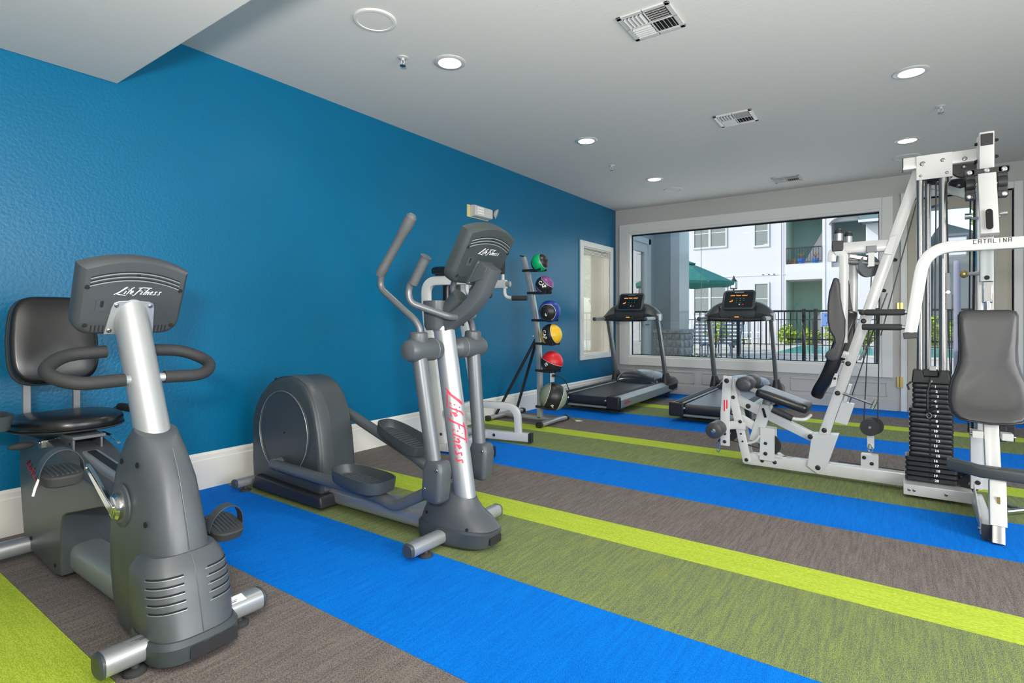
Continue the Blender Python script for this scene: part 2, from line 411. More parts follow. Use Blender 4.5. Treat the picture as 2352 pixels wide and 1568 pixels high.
# picture window
win = struct(MB().bx(0.224, 0.25, L-0.02, L+0.12, 0.532, 2.476).bx(3.52, 3.545, L-0.02, L+0.12, 0.532, 2.476)
             .bx(0.25, 3.52, L-0.02, L+0.12, 0.532, 0.556).bx(0.25, 3.52, L-0.02, L+0.12, 2.452, 2.476).build('window_1', 'trim', smooth=0))
b = MB(); b.bx(0.076, 0.224, L-0.032, L, 0.40, 2.615); b.bx(3.545, 3.66, L-0.032, L, 0.40, 2.615)
b.bx(0.224, 3.545, L-0.032, L, 2.476, 2.615); b.bx(0.224, 3.545, L-0.032, L, 0.40, 0.532)
b.build('window_casing', 'trim', win, bevel=0.006)
b = MB()
for x0, x1, z0, z1 in ((0.25, 3.52, 2.432, 2.452), (0.25, 3.52, 0.556, 0.566), (0.25, 0.262, 0.556, 2.44), (3.51, 3.52, 0.556, 2.44)): b.bx(x0, x1, L+0.07, L+0.09, z0, z1)
b.build('gasket', 'dark', win, smooth=0)
for x0, x1 in ((0.262, 1.331), (1.331, 2.438), (2.438, 3.51)):
    MB().bx(x0+0.0015, x1-0.0015, L+0.075, L+0.081, 0.566, 2.432).build('pane', 'glass', win, smooth=0)
for x in (1.331, 2.438): MB().bx(x-0.0022, x+0.0022, L+0.073, L+0.083, 0.566, 2.432).build('glass_joint', 'grey_metal', win, smooth=0)
# wainscot panels of the end wall
for i, (a, c) in enumerate(((0.05, 1.25), (1.36, 2.42), (2.53, 3.60))):
    b = MB(); z0, z1 = 0.165, 0.335
    for q in ((a, c, z1-0.012, z1), (a, c, z0, z0+0.012), (a, a+0.012, z0, z1), (c-0.012, c, z0, z1)): b.bx(q[0], q[1], L-0.009, L, q[2], q[3])
    struct(b.build('trim_%d' % (i+1), 'white_wall', bevel=0.003))
# small window in the blue wall, a lit beige room behind it
win = struct(MB().bx(-0.14, 0.0, 7.03, 7.045, 0.60, 2.17).bx(-0.14, 0.0, 7.915, 7.93, 0.60, 2.17).bx(-0.14, 0.0, 7.045, 7.915, 0.60, 0.615)
             .bx(-0.14, 0.0, 7.045, 7.915, 2.155, 2.17).build('window_2', 'trim_warm', smooth=0))
b = MB(); b.bx(0, 0.024, 6.935, 7.03, 0.53, 2.25); b.bx(0, 0.024, 7.93, 8.025, 0.53, 2.25); b.bx(0, 0.024, 7.03, 7.93, 2.17, 2.25); b.bx(0, 0.024, 7.03, 7.93, 0.53, 0.60)
b.build('window_casing', 'trim', win, bevel=0.005)
MB().bx(-0.095, -0.089, 7.045, 7.915, 0.615, 2.155).build('pane', 'glass_side', win, smooth=0)
for k in range(3): MB().bx(-0.07, -0.03, 7.045, 7.915, 2.12-0.018*k, 2.13-0.018*k).build('blind_slat', 'trim_warm', win, smooth=0)
b = MB(); b.bx(-2.6, -2.5, 5.0, 8.3, 0, 2.7); b.bx(-2.6, -0.14, 4.9, 5.0, 0, 2.7); b.bx(-2.6, -0.14, 8.24, 8.31, 0, 2.7)
struct(b.build('wall_neighbour_room', 'trim_warm', smooth=0))
struct(MB().bx(-2.6, -0.14, 4.9, 8.31, 2.7, 2.8).build('ceiling_neighbour_room', 'trim_warm', smooth=0))
struct(MB().bx(-2.6, -0.14, 4.9, 8.31, -0.1, 0.0).build('floor_neighbour_room', 'beige', smooth=0))
light('neighbour_room_fill', 'AREA', (-1.3, 6.6, 2.65), (0, 0, -1), 38, (1, 0.95, 0.88), 0.6, 0.6)  # unseen fill added to brighten the room behind the small window
# door with tall glass
d = struct(MB().bx(3.80, 3.985, L+0.02, L+0.065, 0.02, 2.545).bx(4.55, 4.745, L+0.02, L+0.065, 0.02, 2.545)
           .bx(3.985, 4.55, L+0.02, L+0.065, 0.02, 0.47).bx(3.985, 4.55, L+0.02, L+0.065, 2.40, 2.545).build('door_1', 'beige', bevel=0.004))
b = MB(); b.bx(3.735, 3.80, L-0.03, L+0.1, 0, 2.635); b.bx(4.755, 4.83, L-0.03, L+0.1, 0, 2.635); b.bx(3.80, 4.755, L-0.03, L+0.1, 2.56, 2.635)
b.build('door_casing', 'trim', d, bevel=0.005)
MB().bx(3.985, 4.55, L+0.038, L+0.044, 0.47, 2.40).build('pane', 'glass', d, smooth=0)
for z in (0.35, 1.25, 2.2):
    MB().bx(3.70, 3.76, L-0.036, L-0.03, z-0.065, z+0.065).cyl((3.73, L-0.042, z-0.065), (3.73, L-0.042, z+0.065), 0.008).build('hinge', 'brass', d, bevel=0.001)
MB().bx(3.80, 4.75, L-0.02, L+0.12, 0.0, 0.02).build('threshold', 'steel', d)
b = MB(); b.cyl((4.62, L+0.02, 1.02), (4.62, L-0.03, 1.02), 0.012); b.lathe([(0.028, 0), (0.028, 0.008), (0.012, 0.01)], (4.62, L+0.02, 1.02), (0, -1, 0)); b.rtube([(4.63, L-0.035, 1.02), (4.50, L-0.035, 1.02)], 0.012, 0.02, (0, 1, 0))
b.build('door_handle', 'steel', d)

# ---- ceiling fittings
def downlight(x, y, label):
    t = thing('recessed_light', (x, y, H), label, 'ceiling light', 'round recessed ceiling lights')
    MB().lathe([(0.108, 0.0), (0.108, 0.004), (0.098, 0.009), (0.078, 0.009), (0.074, 0.002), (0.074, -0.0)], (x, y, H), (0, 0, -1), 32).build('trim_ring', 'white_metal', t)
    MB().lathe([(0.073, 0.0), (0.071, 0.006), (0.05, 0.0075), (0.0, 0.008)], (x, y, H), (0, 0, -1), 28).build('diffuser', 'lamp_on', t)
    ld = bpy.data.lights.new('lamp', 'SPOT'); ld.energy = 26; ld.color = (1, 0.96, 0.90); ld.spot_size = math.radians(150); ld.spot_blend = 0.9; ld.shadow_soft_size = 0.07
    lo = bpy.data.objects.new('lamp', ld); C.objects.link(lo); lo.location = (0, 0, -0.03); lo.parent = t
downlight(1.227, 2.804, 'recessed ceiling light nearest to the sprinkler above the elliptical trainer')
downlight(1.227, 4.797, 'recessed ceiling light near the blue wall, second from the camera')
downlight(1.237, 6.59, 'small far recessed ceiling light above the left treadmill')
downlight(3.792, 4.797, 'recessed ceiling light in front of the white cable machine, the nearer one')
downlight(3.787, 6.592, 'recessed ceiling light just above and behind the white cable machine')
def speaker(x, y, label):
    t = thing('ceiling_speaker', (x, y, H), label, 'speaker', 'round ceiling speakers')
    MB().lathe([(0.125, 0.0), (0.125, 0.004), (0.118, 0.009), (0.103, 0.010), (0.101, 0.004)], (x, y, H), (0, 0, -1), 36).build('frame_ring', 'ceiling', t)
    MB().lathe([(0.102, 0.0), (0.102, 0.006), (0.0, 0.0068)], (x, y, H), (0, 0, -1), 36).build('grille', 'ceiling', t)
speaker(1.221, 2.157, 'round white ceiling speaker closest to the camera, left of the sprinkler')
speaker(1.243, 7.258, 'faint round ceiling speaker beyond the farthest left ceiling light')
speaker(3.789, 7.258, 'faint round ceiling speaker behind the cable machine top')
def sprinkler(x, y, label):
    t = thing('sprinkler', (x, y, H), label, 'sprinkler', 'fire sprinklers on the ceiling')
    MB().lathe([(0.035, 0), (0.034, 0.004), (0.02, 0.008), (0.012, 0.008)], (x, y, H), (0, 0, -1), 20).build('escutcheon', 'white_metal', t)
    b = MB(); b.cyl((x, y, H-0.005), (x, y, H-0.022), 0.011)
    for s in (-1, 1): b.tube([(x+s*0.010, y, H-0.02), (x+s*0.016, y, H-0.035), (x+s*0.004, y, H-0.052)], 0.003, 8)
    b.build('frame_arms', 'white_metal', t)
    MB().lathe([(0.004, 0.05), (0.020, 0.054), (0.020, 0.057), (0.0, 0.057)], (x, y, H), (0, 0, -1), 16).build('deflector', 'steel', t)
sprinkler(1.016, 2.572, 'white sprinkler head left of the nearest ceiling light')
sprinkler(4.002, 5.706, 'sprinkler head on the ceiling between the two right lights')
sprinkler(1.059, 5.734, 'tiny sprinkler head between the second and the farthest left light')
def vent(x, y, s, label, ht=0.0):
    t = thing('ceiling_vent', (x, y, H), label, 'air vent', 'square ceiling air vents')
    h = s/2; z0 = H-0.010
    b = MB()
    for q in ((-h, h, -h, -h+0.028), (-h, h, h-0.028, h), (-h, -h+0.028, -h, h), (h-0.028, h, -h, h)): b.bx(x+q[0], x+q[1], y+q[2], y+q[3], z0, H)
    b.bx(x-0.004, x+0.004, y-h, y+h, z0, H-0.002); b.bx(x-h, x+h, y-0.004, y+0.004, z0, H-0.002)
    b.build('frame', 'white_metal', t, bevel=0.002)
    MB().bx(x-h+0.01, x+h-0.01, y-h+0.01, y+h-0.01, H-0.0015, H-0.0005).build('duct', 'dark', t, smooth=0)
    q = h-0.03; n = 5
    for (sx, sy, ax) in ((-1, -1, 'y'), (1, -1, 'x'), (-1, 1, 'x'), (1, 1, 'y')):
        for k in range(n):
            c = 0.008+(q-0.008)*(k+0.5)/n; m_ = 0.008+(q-0.008)/2; ln = q-0.012
            ang = 0.85*(-1 if (sx < 0) == (ax == 'y') else 1)
            if ax == 'y': R = Matrix.Rotation(ang, 3, 'Y'); cc = (x+sx*c, y+sy*m_, H-0.008); dd = (0.020, ln, 0.0014)
            else: R = Matrix.Rotation(-ang, 3, 'X'); cc = (x+sx*m_, y+sy*c, H-0.008); dd = (ln, 0.020, 0.0014)
            MB().box(cc, dd, R).build('slat', 'white_metal', t, smooth=0)
vent(2.535, 3.105, 0.31, 'largest square white ceiling vent, nearest the camera')
vent(2.565, 5.01, 0.31, 'middle white ceiling vent between the two rows of lights')
vent(2.584, 7.514, 0.31, 'far ceiling vent seen nearly edge on near the picture window')
# emergency light on blue wall
t = thing('emergency_light', (0, 4.62, 2.26), 'small white twin-head emergency light with yellowed backplate high on blue wall', 'emergency light')
MB().bx(0, 0.012, 4.445, 4.80, 2.195, 2.325).build('backplate', 'yellow_plate', t, bevel=0.003)
b = MB(); b.loft([[V((x, y, z)) for y, z in ((4.49-0.0, 2.200+k), (4.79, 2.200+k), (4.79, 2.318-k), (4.49, 2.325-k))] for x, k in ((0.012, 0.0), (0.07, 0.004), (0.085, 0.012))])
b.build('housing', 'white_metal', t, bevel=0.005)
for i in range(4):
    for j in range(3):
        MB().sphere((0.088, 4.535+0.026*i, 2.235+0.028*j), 0.007, 0.011, 0.011, 10, 6).build('lens', 'white', t)
b = MB(); b.lathe([(0.015, -0.03), (0.035, -0.02), (0.052, 0.0), (0.055, 0.012), (0.045, 0.014), (0.0, 0.010)], (0.075, 4.86, 2.28), (0.8, 0.5, -0.35), 22)
b.build('lamp_head', 'white_metal', t)
# wall outlet, treadmill cord
t = thing('wall_outlet', (0, 6.185, 0.36), 'white wall outlet with a black plug beneath the red ball', 'outlet')
MB().bx(0, 0.006, 6.13, 6.235, 0.29, 0.42).build('cover_plate', 'trim', t, bevel=0.002)
MB().box((0.01, 6.185, 0.335), (0.008, 0.034, 0.03)).build('socket', 'trim', t, bevel=0.003)
b = MB(); b.box((0.028, 6.185, 0.378), (0.04, 0.034, 0.03))
b.tube(arc_pts([(0.045, 6.185, 0.378), (0.075, 6.23, 0.372), (0.075, 6.40, 0.30), (0.05, 6.56, 0.14), (0.09, 6.62, 0.01), (0.16, 6.60, 0.008)], 0.1, 6), 0.006, 8)
tag(b.build('power_cord', 'black'), 'black power cord hanging from the wall outlet to the left treadmill', 'cord')
t = thing('paper_scrap', (0.82, 5.35, 0), 'small flat scrap with green and white patches on grey stripe', 'scrap')
MB().prism([(-0.10, -0.045), (0.11, -0.055), (0.10, 0.05), (-0.06, 0.06)], (0.82, 5.36, 0.0005), (0.7, -0.6, 0), (0.6, 0.7, 0), (0, 0, 1), 0.002).build('card', 'c_olive', t, smooth=0)
MB().prism([(0.02, -0.04), (0.10, -0.045), (0.095, 0.03), (0.03, 0.02)], (0.82, 5.36, 0.003), (0.7, -0.6, 0), (0.6, 0.7, 0), (0, 0, 1), 0.001).build('white_patch', 'white', t, smooth=0)
# ================================================================== outdoors
M['concrete'] = mat('pale_concrete', (0.50, 0.47, 0.42), 0.9, var=0.08, vscale=1.5)
M['stucco'] = mat('white_stucco', (0.62, 0.595, 0.625), 0.9)
M['siding'] = mat('grey_siding', (0.29, 0.32, 0.305), 0.7)
M['teal_recess'] = mat('sage_siding', (0.28, 0.47, 0.44), 0.8)
M['sage'] = mat('sage_lower', (0.36, 0.54, 0.43), 0.8)
M['shingle'] = mat('roof_shingle', (0.12, 0.18, 0.20), 0.8)
M['iron'] = mat('black_iron', (0.012, 0.012, 0.014), 0.5)
M['umb_green'] = mat('umbrella_green', (0.02, 0.16, 0.13), 0.8, var=0.1)
M['water'] = mat('pool_water', (0.05, 0.50, 0.62), 0.08, bump=0.4, bscale=6, var=0.15, vscale=2)
M['leaf'] = mat('yellow_green_leaf', (0.30, 0.42, 0.03), 0.7, var=0.5, vscale=6)
M['leaf2'] = mat('tree_leaf', (0.30, 0.52, 0.10), 0.7, var=0.5, vscale=3)
M['leaf3'] = mat('ground_leaf', (0.05, 0.20, 0.09), 0.6, var=0.4, vscale=20)
M['bark'] = mat('bark', (0.16, 0.11, 0.07), 0.9)
M['blind'] = mat('window_blind', (0.22, 0.235, 0.225), 0.5)
M['stone'] = mat('grey_stone', (0.40, 0.38, 0.36), 0.85, var=0.3, vscale=14, bump=0.4)
M['blue_pot'] = mat('blue_glazed', (0.02, 0.16, 0.62), 0.3)
M['dry'] = mat('dry_plant', (0.42, 0.24, 0.10), 0.9, var=0.4, vscale=20)
M['patio'] = mat('white_patio', (0.7, 0.7, 0.7), 0.5)
M['slate_blue'] = mat('slate_blue', (0.10, 0.14, 0.18), 0.6)
G = 0.10
tag(struct(MB().bx(-14, 16, L+0.17, 40, G-0.3, G).build('ground_outside', 'concrete', smooth=0)))
# pool
t = thing('swimming_pool', (4.2, 20, G), 'turquoise swimming pool with pale coping beyond the fence', 'pool')
MB().bx(0.4, 9.2, 17.3, 23.4, G, G+0.05).build('coping', 'concrete', t, bevel=0.01)
MB().bx(0.7, 8.9, 17.7, 23.0, G+0.05, G+0.056).build('water', 'water', t, smooth=0)
# white apartment building
FY = 26.0
t = thing('apartment_building', (-2, FY, G), 'long white two-storey apartment building with recessed balconies across the pool', 'building')
holes = [(-0.266, 1.10, 3.52, 5.75, 2.2), (-0.266, 1.10, 0.1, 2.83, 2.2), (1.43, 2.62, 3.30, 5.15, 2.0)]
xs = [-14.0, -0.266, 1.10, 1.43, 2.62, 4.3]
b = MB()
b.bx(-14, -0.266, FY, FY+0.3, G, 6.6); b.bx(1.10, 1.43, FY, FY+0.3, G, 6.6); b.bx(2.62, 4.3, FY, FY+0.3, G, 6.6)
b.bx(-0.266, 1.10, FY, FY+0.3, 2.83, 3.50); b.bx(-0.266, 1.10, FY, FY+0.3, 5.75, 6.6)
b.bx(1.43, 2.62, FY, FY+0.3, G, 3.28); b.bx(1.43, 2.62, FY, FY+0.3, 5.15, 6.6)
b.bx(4.0, 4.3, FY+0.3, FY+9, G, 6.6)
b.build('facade', 'stucco', t, smooth=0)
b = MB(); b.bx(1.10, 1.40, FY+0.3, FY+2.2, G, 6.6); b.bx(2.62, 2.9, FY+0.3, FY+2.2, G, 6.6)
b.build('recess_side', 'stucco', t, smooth=0)
b = MB(); b.bx(-0.5, 3.0, FY+2.2, FY+2.4, 3.0, 6.6); b.build('balcony_back_wall', 'teal_recess', t, smooth=0)
b = MB(); b.bx(-0.5, 3.0, FY+2.2, FY+2.4, G, 3.0); b.bx(-0.5, -0.27, FY+0.3, FY+2.2, G, 6.6); b.build('patio_back_wall', 'sage', t, smooth=0)
MB().bx(-0.4, 2.9, FY+0.3, FY+2.2, 2.83, 3.5).build('balcony_floor', 'stucco', t, smooth=0)
MB().bx(-0.4, 2.9, FY+0.3, FY+2.2, 5.75, 6.2).build('balcony_ceiling', 'sage', t, smooth=0)
b = MB()
for z in (3.06, 5.95): b.bx(-14, -0.3, FY-0.02, FY, z, z+0.03)
for x in (-0.50, 1.16): b.bx(x, x+0.05, FY-0.03, FY, G, 5.9)
b.build('trim_band', 'stucco', t, smooth=0)
def bwin(x0, x1, z0, z1, dbl):
    f = MB(); k = 0.07
    for q in ((x0-k, x1+k, z0-k*1.2, z0), (x0-k, x1+k, z1, z1+k), (x0-k, x0, z0, z1), (x1, x1+k, z0, z1)): f.bx(q[0], q[1], FY-0.05, FY+0.02, q[2], q[3])
    if dbl: f.bx((x0+x1)/2-0.05, (x0+x1)/2+0.05, FY-0.05, FY+0.02, z0, z1)
    f = f.build('window', 'white_metal', t, smooth=0)
    parts = ((x0, (x0+x1)/2-0.05), ((x0+x1)/2+0.05, x1)) if dbl else ((x0, x1),)
    for a, c in parts:
        MB().bx(a, c, FY-0.015, FY-0.005, z0, z1).build('pane', 'blind', f, smooth=0)
        MB().bx(a, c, FY-0.025, FY-0.015, (z0+z1)/2-0.02, (z0+z1)/2+0.02).build('glazing_bar', 'white_metal', f, smooth=0)
for z0, z1 in ((4.50, 5.75), (1.50, 2.80)):
    bwin(-4.15, -2.75, z0, z1, True); bwin(-1.50, -0.98, z0-0.1, z1-0.1, False)
    bwin(-6.9, -6.3, z0, z1, False); bwin(-10.2, -8.8, z0, z1, True)
for x in (-1.20, -0.97, -0.76): MB().bx(x, x+0.06, FY-0.04, FY, 3.09, 3.12).build('wall_port', 'iron', t, smooth=0)
# balcony railing, gable and arch
for (x0, x1) in ((-0.25, 1.08), (1.45, 2.60)):
    b = MB(); b.bx(x0, x1, FY-0.04, FY, 4.15, 4.20); b.bx(x0, x1, FY-0.04, FY, 3.56, 3.59)
    n = int((x1-x0)/0.10)
    for i in range(n+1): x = x0+(x1-x0)*i/n; b.bx(x-0.008, x+0.008, FY-0.03, FY-0.015, 3.56, 4.15)
    b.build('balcony_railing', 'iron', t, smooth=0)
b = MB(); b.prism([(-0.0, 0.0)]+[(0.66*(1-math.cos(PI*k/12)), 0.34*math.sin(PI*k/12)-0.05) for k in range(1, 12)]+[(1.32, 0.0), (1.25, 0.75), (0.9, 1.1), (0.3, 1.1), (-0.2, 0.75)], (1.36, FY-0.30, 5.02), (1, 0, 0), (0, 0, 1), (0, 1, 0), 0.28)
b.build('arched_fascia', 'stucco', t, smooth=0)
b = MB(); b.prism([(0, 0), (0.55, 0), (0.62, 0.10), (0, 0.85), (-0.4, 0.85)], (2.50, FY-0.7, 4.95), (1, 0, 0), (0, 0, 1), (0, 1, 0), 0.9)
b.build('gable_roof', 'shingle', t, smooth=0)
MB().bx(2.4, 3.15, FY-0.75, FY-0.7, 4.92, 5.02).build('fascia_board', 'stucco', t, smooth=0)
b = MB(); b.bx(-14.3, 4.5, FY-0.6, FY+9, 6.6, 6.8); b.build('eaves', 'stucco', t, smooth=0)
MB().loft([[V((-14.4, y, z)), V((4.6, y, z)), V((4.6, y+0.01, z+0.01)), V((-14.4, y+0.01, z+0.01))] for y, z in ((FY-0.7, 6.8), (FY+4, 8.6))]).build('roof', 'shingle', t, smooth=0)
# stair wedge on both balconies
for z in (3.5, G):
    MB().prism([(0, 0), (0.82, 0), (0.82, 1.5)], (0.15, FY+2.0, z+0.02), (1, 0, 0), (0, 0, 1), (0, -1, 0), 0.5).build('stair_side', 'stucco', t, smooth=0)
# things on the balcony
for i, (x, r, h) in enumerate(((0.28, 0.14, 0.24), (0.82, 0.12, 0.22))):
    p = thing('plant_pot', (x, FY+0.3, 3.5), ('wide blue pot on the upper balcony, left of the two blue ones' if i == 0 else 'blue pot with dry plant at the right end of the upper balcony'), 'pot')
    MB().lathe([(r*0.8, 0), (r, h*0.5), (r*1.05, h), (r*0.9, h), (r*0.85, h*0.8)], (x, FY+0.3, 3.5), (0, 0, 1), 14).build('pot', 'blue_pot', p)
    b = MB()
    for k in range(14): a = k*2.4; b.tube([(x, FY+0.3, 3.5+h*0.8), (x+0.05*math.cos(a), FY+0.3+0.05*math.sin(a), 3.5+h+0.12), (x+0.12*math.cos(a), FY+0.3+0.12*math.sin(a), 3.5+h+0.18+0.1*random.random())], 0.008, 4)
    b.build('dry_stems', 'dry', p)
b = MB()
for k in range(40):
    x = -0.22+0.5*random.random(); y = FY+0.2+0.4*random.random(); b.tube([(x, y, 3.5), (x+random.uniform(-.05, .05), y, 3.55+0.2*random.random())], 0.018, 4)
tag(b.build('dry_plants', 'dry'), 'brown dried plants along the left of the upper balcony floor', 'plants', kind='stuff')
# beige and white neighbour house seen by the door glass
t = thing('neighbour_house', (6.2, 32, G), 'white house with grey hipped roof seen by the door glass', 'building')
MB().bx(4.9, 6.9, 30, 38, G, 4.3).build('wall', 'stucco', t, smooth=0)
MB().loft([[V((4.6, 29.6, 4.3)), V((7.4, 29.6, 4.3)), V((7.4, 38, 4.3)), V((4.6, 38, 4.3))], [V((5.2, 31, 5.4)), V((5.4, 31, 5.4)), V((5.4, 37, 5.4)), V((5.2, 37, 5.4))]]).build('roof', 'shingle', t, smooth=0)
for x in (5.4, 6.2): MB().bx(x, x+0.4, 29.95, 30.0, 1.0, 2.2).build('window', 'blind', t, smooth=0)
# tree and shrubs
def blob_tree(name, x, y, z0, h, r, m, label, cat, group=None, n=900, trunk=True, leaf=0.16):
    t = thing(name, (x, y, z0), label, cat, group)
    rnd = random.Random(int(x*10+y)); b = MB()
    for i in range(n):
        u = rnd.random(); th = rnd.random()*2*PI; ph = math.acos(2*rnd.random()-1); rr = u**0.4
        c = V((x+r*rr*math.sin(ph)*math.cos(th), y+r*rr*math.sin(ph)*math.sin(th), z0+h*(0.62 if trunk else 0.46)+h*0.46*rr*math.cos(ph)))
        q = V((rnd.uniform(-1, 1), rnd.uniform(-1, 1), rnd.uniform(-1, 1))).normalized(); u_, v_, _ = frame_from(q)
        s = leaf*(0.6+0.8*rnd.random()); b.quad([c+u_*s, c+v_*s*0.6, c-u_*s, c-v_*s*0.6])
    tag(b.build('foliage', m, t, smooth=0), kind='stuff')
    if trunk: MB().tube([(x, y, z0), (x+0.03, y, z0+h*0.3), (x, y+0.05, z0+h*0.7)], 0.03*h, 8, [1, 0.8, 0.4]).build('trunk', 'bark', t)
blob_tree('tree', 8.9, 27.5, G, 9.5, 3.0, 'leaf2', 'bright green tree behind the neighbour house, in the door glass', 'tree', n=9000, leaf=0.17)
blob_tree('tree', 15.9, 33, G, 11, 4.0, 'leaf2', 'tall green tree far right beyond the pool', 'tree', n=5000, leaf=0.22)
sh = [(-2.7, 24.7, 1.3, .55), (-1.9, 24.9, 1.1, .5), (0.0, 24.8, 1.4, .5), (.8, 24.9, 1.2, .5), (1.7, 24.7, 1.5, .55), (2.6, 24.8, 1.3, .5), (3.4, 24.9, 1.5, .5), (4.9, 25.2, 2.0, .7), (6.1, 25.2, 2.3, .8), (7.3, 25.4, 2.1, .8)]
for i, (x, y, h, r) in enumerate(sh):
    blob_tree('shrub', x, y, G, h*0.66, r*0.75, 'leaf', 'yellow-green shrub beyond the pool, %s from the left in its row' % ('leftmost', 'second', 'third', 'fourth', 'fifth', 'sixth', 'seventh', 'eighth', 'ninth', 'rightmost, tenth')[i], 'shrub', 'yellow-green shrubs along the pool', 260, False, 0.08)
blob_tree('potted_tree', -1.75, 20.6, G, 1.25, .42, 'leaf', 'small leafy potted tree beside the white patio chairs', 'plant', None, 260, True, 0.07)
# umbrella
ux, uy = -1.14, 15.0
t = thing('patio_umbrella', (ux, uy, G), 'dark green market umbrella with vent cap beside the building wing', 'umbrella')
N = 8; rc = 1.36
def canopy_ring(r, z, sag=0.0):
    out = []
    for i in range(N*3):
        a = 2*PI*i/(N*3); k = 1.0 if i % 3 == 0 else 0.94
        out.append(V((ux+r*k*math.cos(a), uy+r*k*math.sin(a), z-(sag if i % 3 == 0 else sag*0.4))))
    return out
b = MB(); b.loft([canopy_ring(0.02, 2.70), canopy_ring(0.42, 2.56), canopy_ring(0.9, 2.33), canopy_ring(rc, 2.13, 0.03), canopy_ring(rc-0.02, 2.05, 0.03), canopy_ring(0.9, 2.30), canopy_ring(0.4, 2.53)], False, False).build('canopy', 'umb_green', t, smooth=0)
MB().loft([canopy_ring(0.01, 2.78), canopy_ring(0.36, 2.64), canopy_ring(0.34, 2.61)], False, False).build('vent_cap', 'umb_green', t, smooth=0)
MB().cyl((ux, uy, G), (ux, uy, 2.80), 0.022).build('pole', 'patio', t)
MB().sphere((ux, uy, 2.85), 0.05).build('finial', 'patio', t)
for i in range(N):
    a = 2*PI*i/N; MB().cyl((ux, uy, 2.62), (ux+rc*math.cos(a), uy+rc*math.sin(a), 2.08), 0.008, n=5).build('rib', 'patio', t)
MB().lathe([(0.28, 0), (0.28, 0.05), (0.06, 0.08), (0.04, 0.3)], (ux, uy, G), (0, 0, 1)).build('base', 'iron', t)
# lamp post
t = thing('lamp_post', (0.62, 22.9, G), 'slim black lantern post behind the right treadmill screen', 'street lamp')
lx, ly = -1.22, 21.0
t.location = (lx, ly, G); WP[t.name] = V((lx, ly, G))
MB().cyl((lx, ly, G), (lx, ly, 2.25), 0.035, 0.025).build('pole', 'iron', t)
b = MB(); b.bx(lx-0.10, lx+0.10, ly-0.10, ly+0.10, 2.24, 2.27); b.lathe([(0.13, 0), (0.05, 0.10), (0.02, 0.2)], (lx, ly, 2.52), (0, 0, 1), 8)
for sx in (-1, 1):
    for sy in (-1, 1): b.cyl((lx+sx*0.09, ly+sy*0.09, 2.27), (lx+sx*0.09, ly+sy*0.09, 2.52), 0.01, n=6)
b.build('lantern_frame', 'iron', t); MB().bx(lx-0.08, lx+0.08, ly-0.08, ly+0.08, 2.28, 2.5).build('lantern_glass', 'white', t)
# patio furniture
def chair(x, y, a, m, label, group=None, src=None, slats=False):
    t = thing('patio_chair', (x, y, G), label, 'chair', group)
    R = Matrix.Rotation(a, 3, 'Z')
    def P(p): return R@V(p)+V((x, y, G))
    MB().box(P((0, 0, 0.40)), (0.48, 0.46, 0.03), R).build('seat', m, t)
    for k in range(5): MB().box(P((-0.18+0.09*k, 0.25, 0.64)), (0.05, 0.02, 0.44), R).build('back_slat', m, t)
    for sx in (-1, 1):
        for sy in (-1, 1): MB().cyl(P((sx*0.22, sy*0.21, 0)), P((sx*0.22, sy*0.21, 0.41)), 0.018, n=8).build('leg', m, t)
        MB().box(P((sx*0.25, 0, 0.60)), (0.05, 0.48, 0.03), R).build('armrest', m, t)
    return t
for i, (x, y, a, lab) in enumerate(((-2.55, 19.0, 0.4, 'white patio chair just right of the left treadmill mast'), (-1.95, 18.4, 2.6, 'white patio chair in front of the small potted tree'), (-0.75, 18.5, -0.6, 'white patio chair right of the small potted tree'), (-0.35, 19.6, 1.2, 'white patio chair farthest right in the poolside group'))):
    chair(x, y, a, 'patio', lab, 'white patio chairs around the pool')
t = thing('patio_table', (-1.5, 19.4, G), 'round white patio table between the white chairs', 'table')
MB().lathe([(0.5, 0.68), (0.5, 0.71), (0.0, 0.71)], (-1.5, 19.0, G), (0, 0, 1), 20).build('tabletop', 'patio', t)
MB().lathe([(0.22, 0), (0.2, 0.03), (0.03, 0.06), (0.03, 0.68)], (-1.5, 19.0, G), (0, 0, 1), 12).build('pedestal', 'patio', t)
def lounger(x, y, label):
    t = thing('pool_lounger', (x, y, G), label, 'lounger', 'slatted loungers left of the pool')
    for k in range(9): MB().bx(x-0.3, x+0.3, y-0.9+k*0.13, y-0.82+k*0.13, 0.33+G, 0.35+G).build('slat', 'slate_blue', t, smooth=0)
    for k in range(6): z = 0.38+k*0.11+G; MB().bx(x-0.3, x+0.3, y+0.30+k*0.05, y+0.33+k*0.05, z, z+0.07).build('back_slat', 'slate_blue', t, smooth=0)
    for sx in (-1, 1):
        MB().bx(x+sx*0.31-0.02, x+sx*0.31+0.02, y-0.95, y+0.35, 0.28+G, 0.33+G).build('side_rail', 'slate_blue', t, smooth=0)
        MB().tube([(x+sx*0.31, y+0.28, 0.33+G), (x+sx*0.31, y+0.62, 1.08+G)], 0.02, 6).build('back_post', 'slate_blue', t)
        for yy in (-0.85, 0.3): MB().bx(x+sx*0.31-0.02, x+sx*0.31+0.02, y+yy-0.02, y+yy+0.02, G, 0.28+G).build('leg', 'slate_blue', t, smooth=0)
lounger(-1.15, 16.6, 'blue-grey slatted lounger left of the right treadmill, nearer one'); lounger(-0.45, 16.9, 'blue-grey slatted lounger behind the right treadmill handrail')
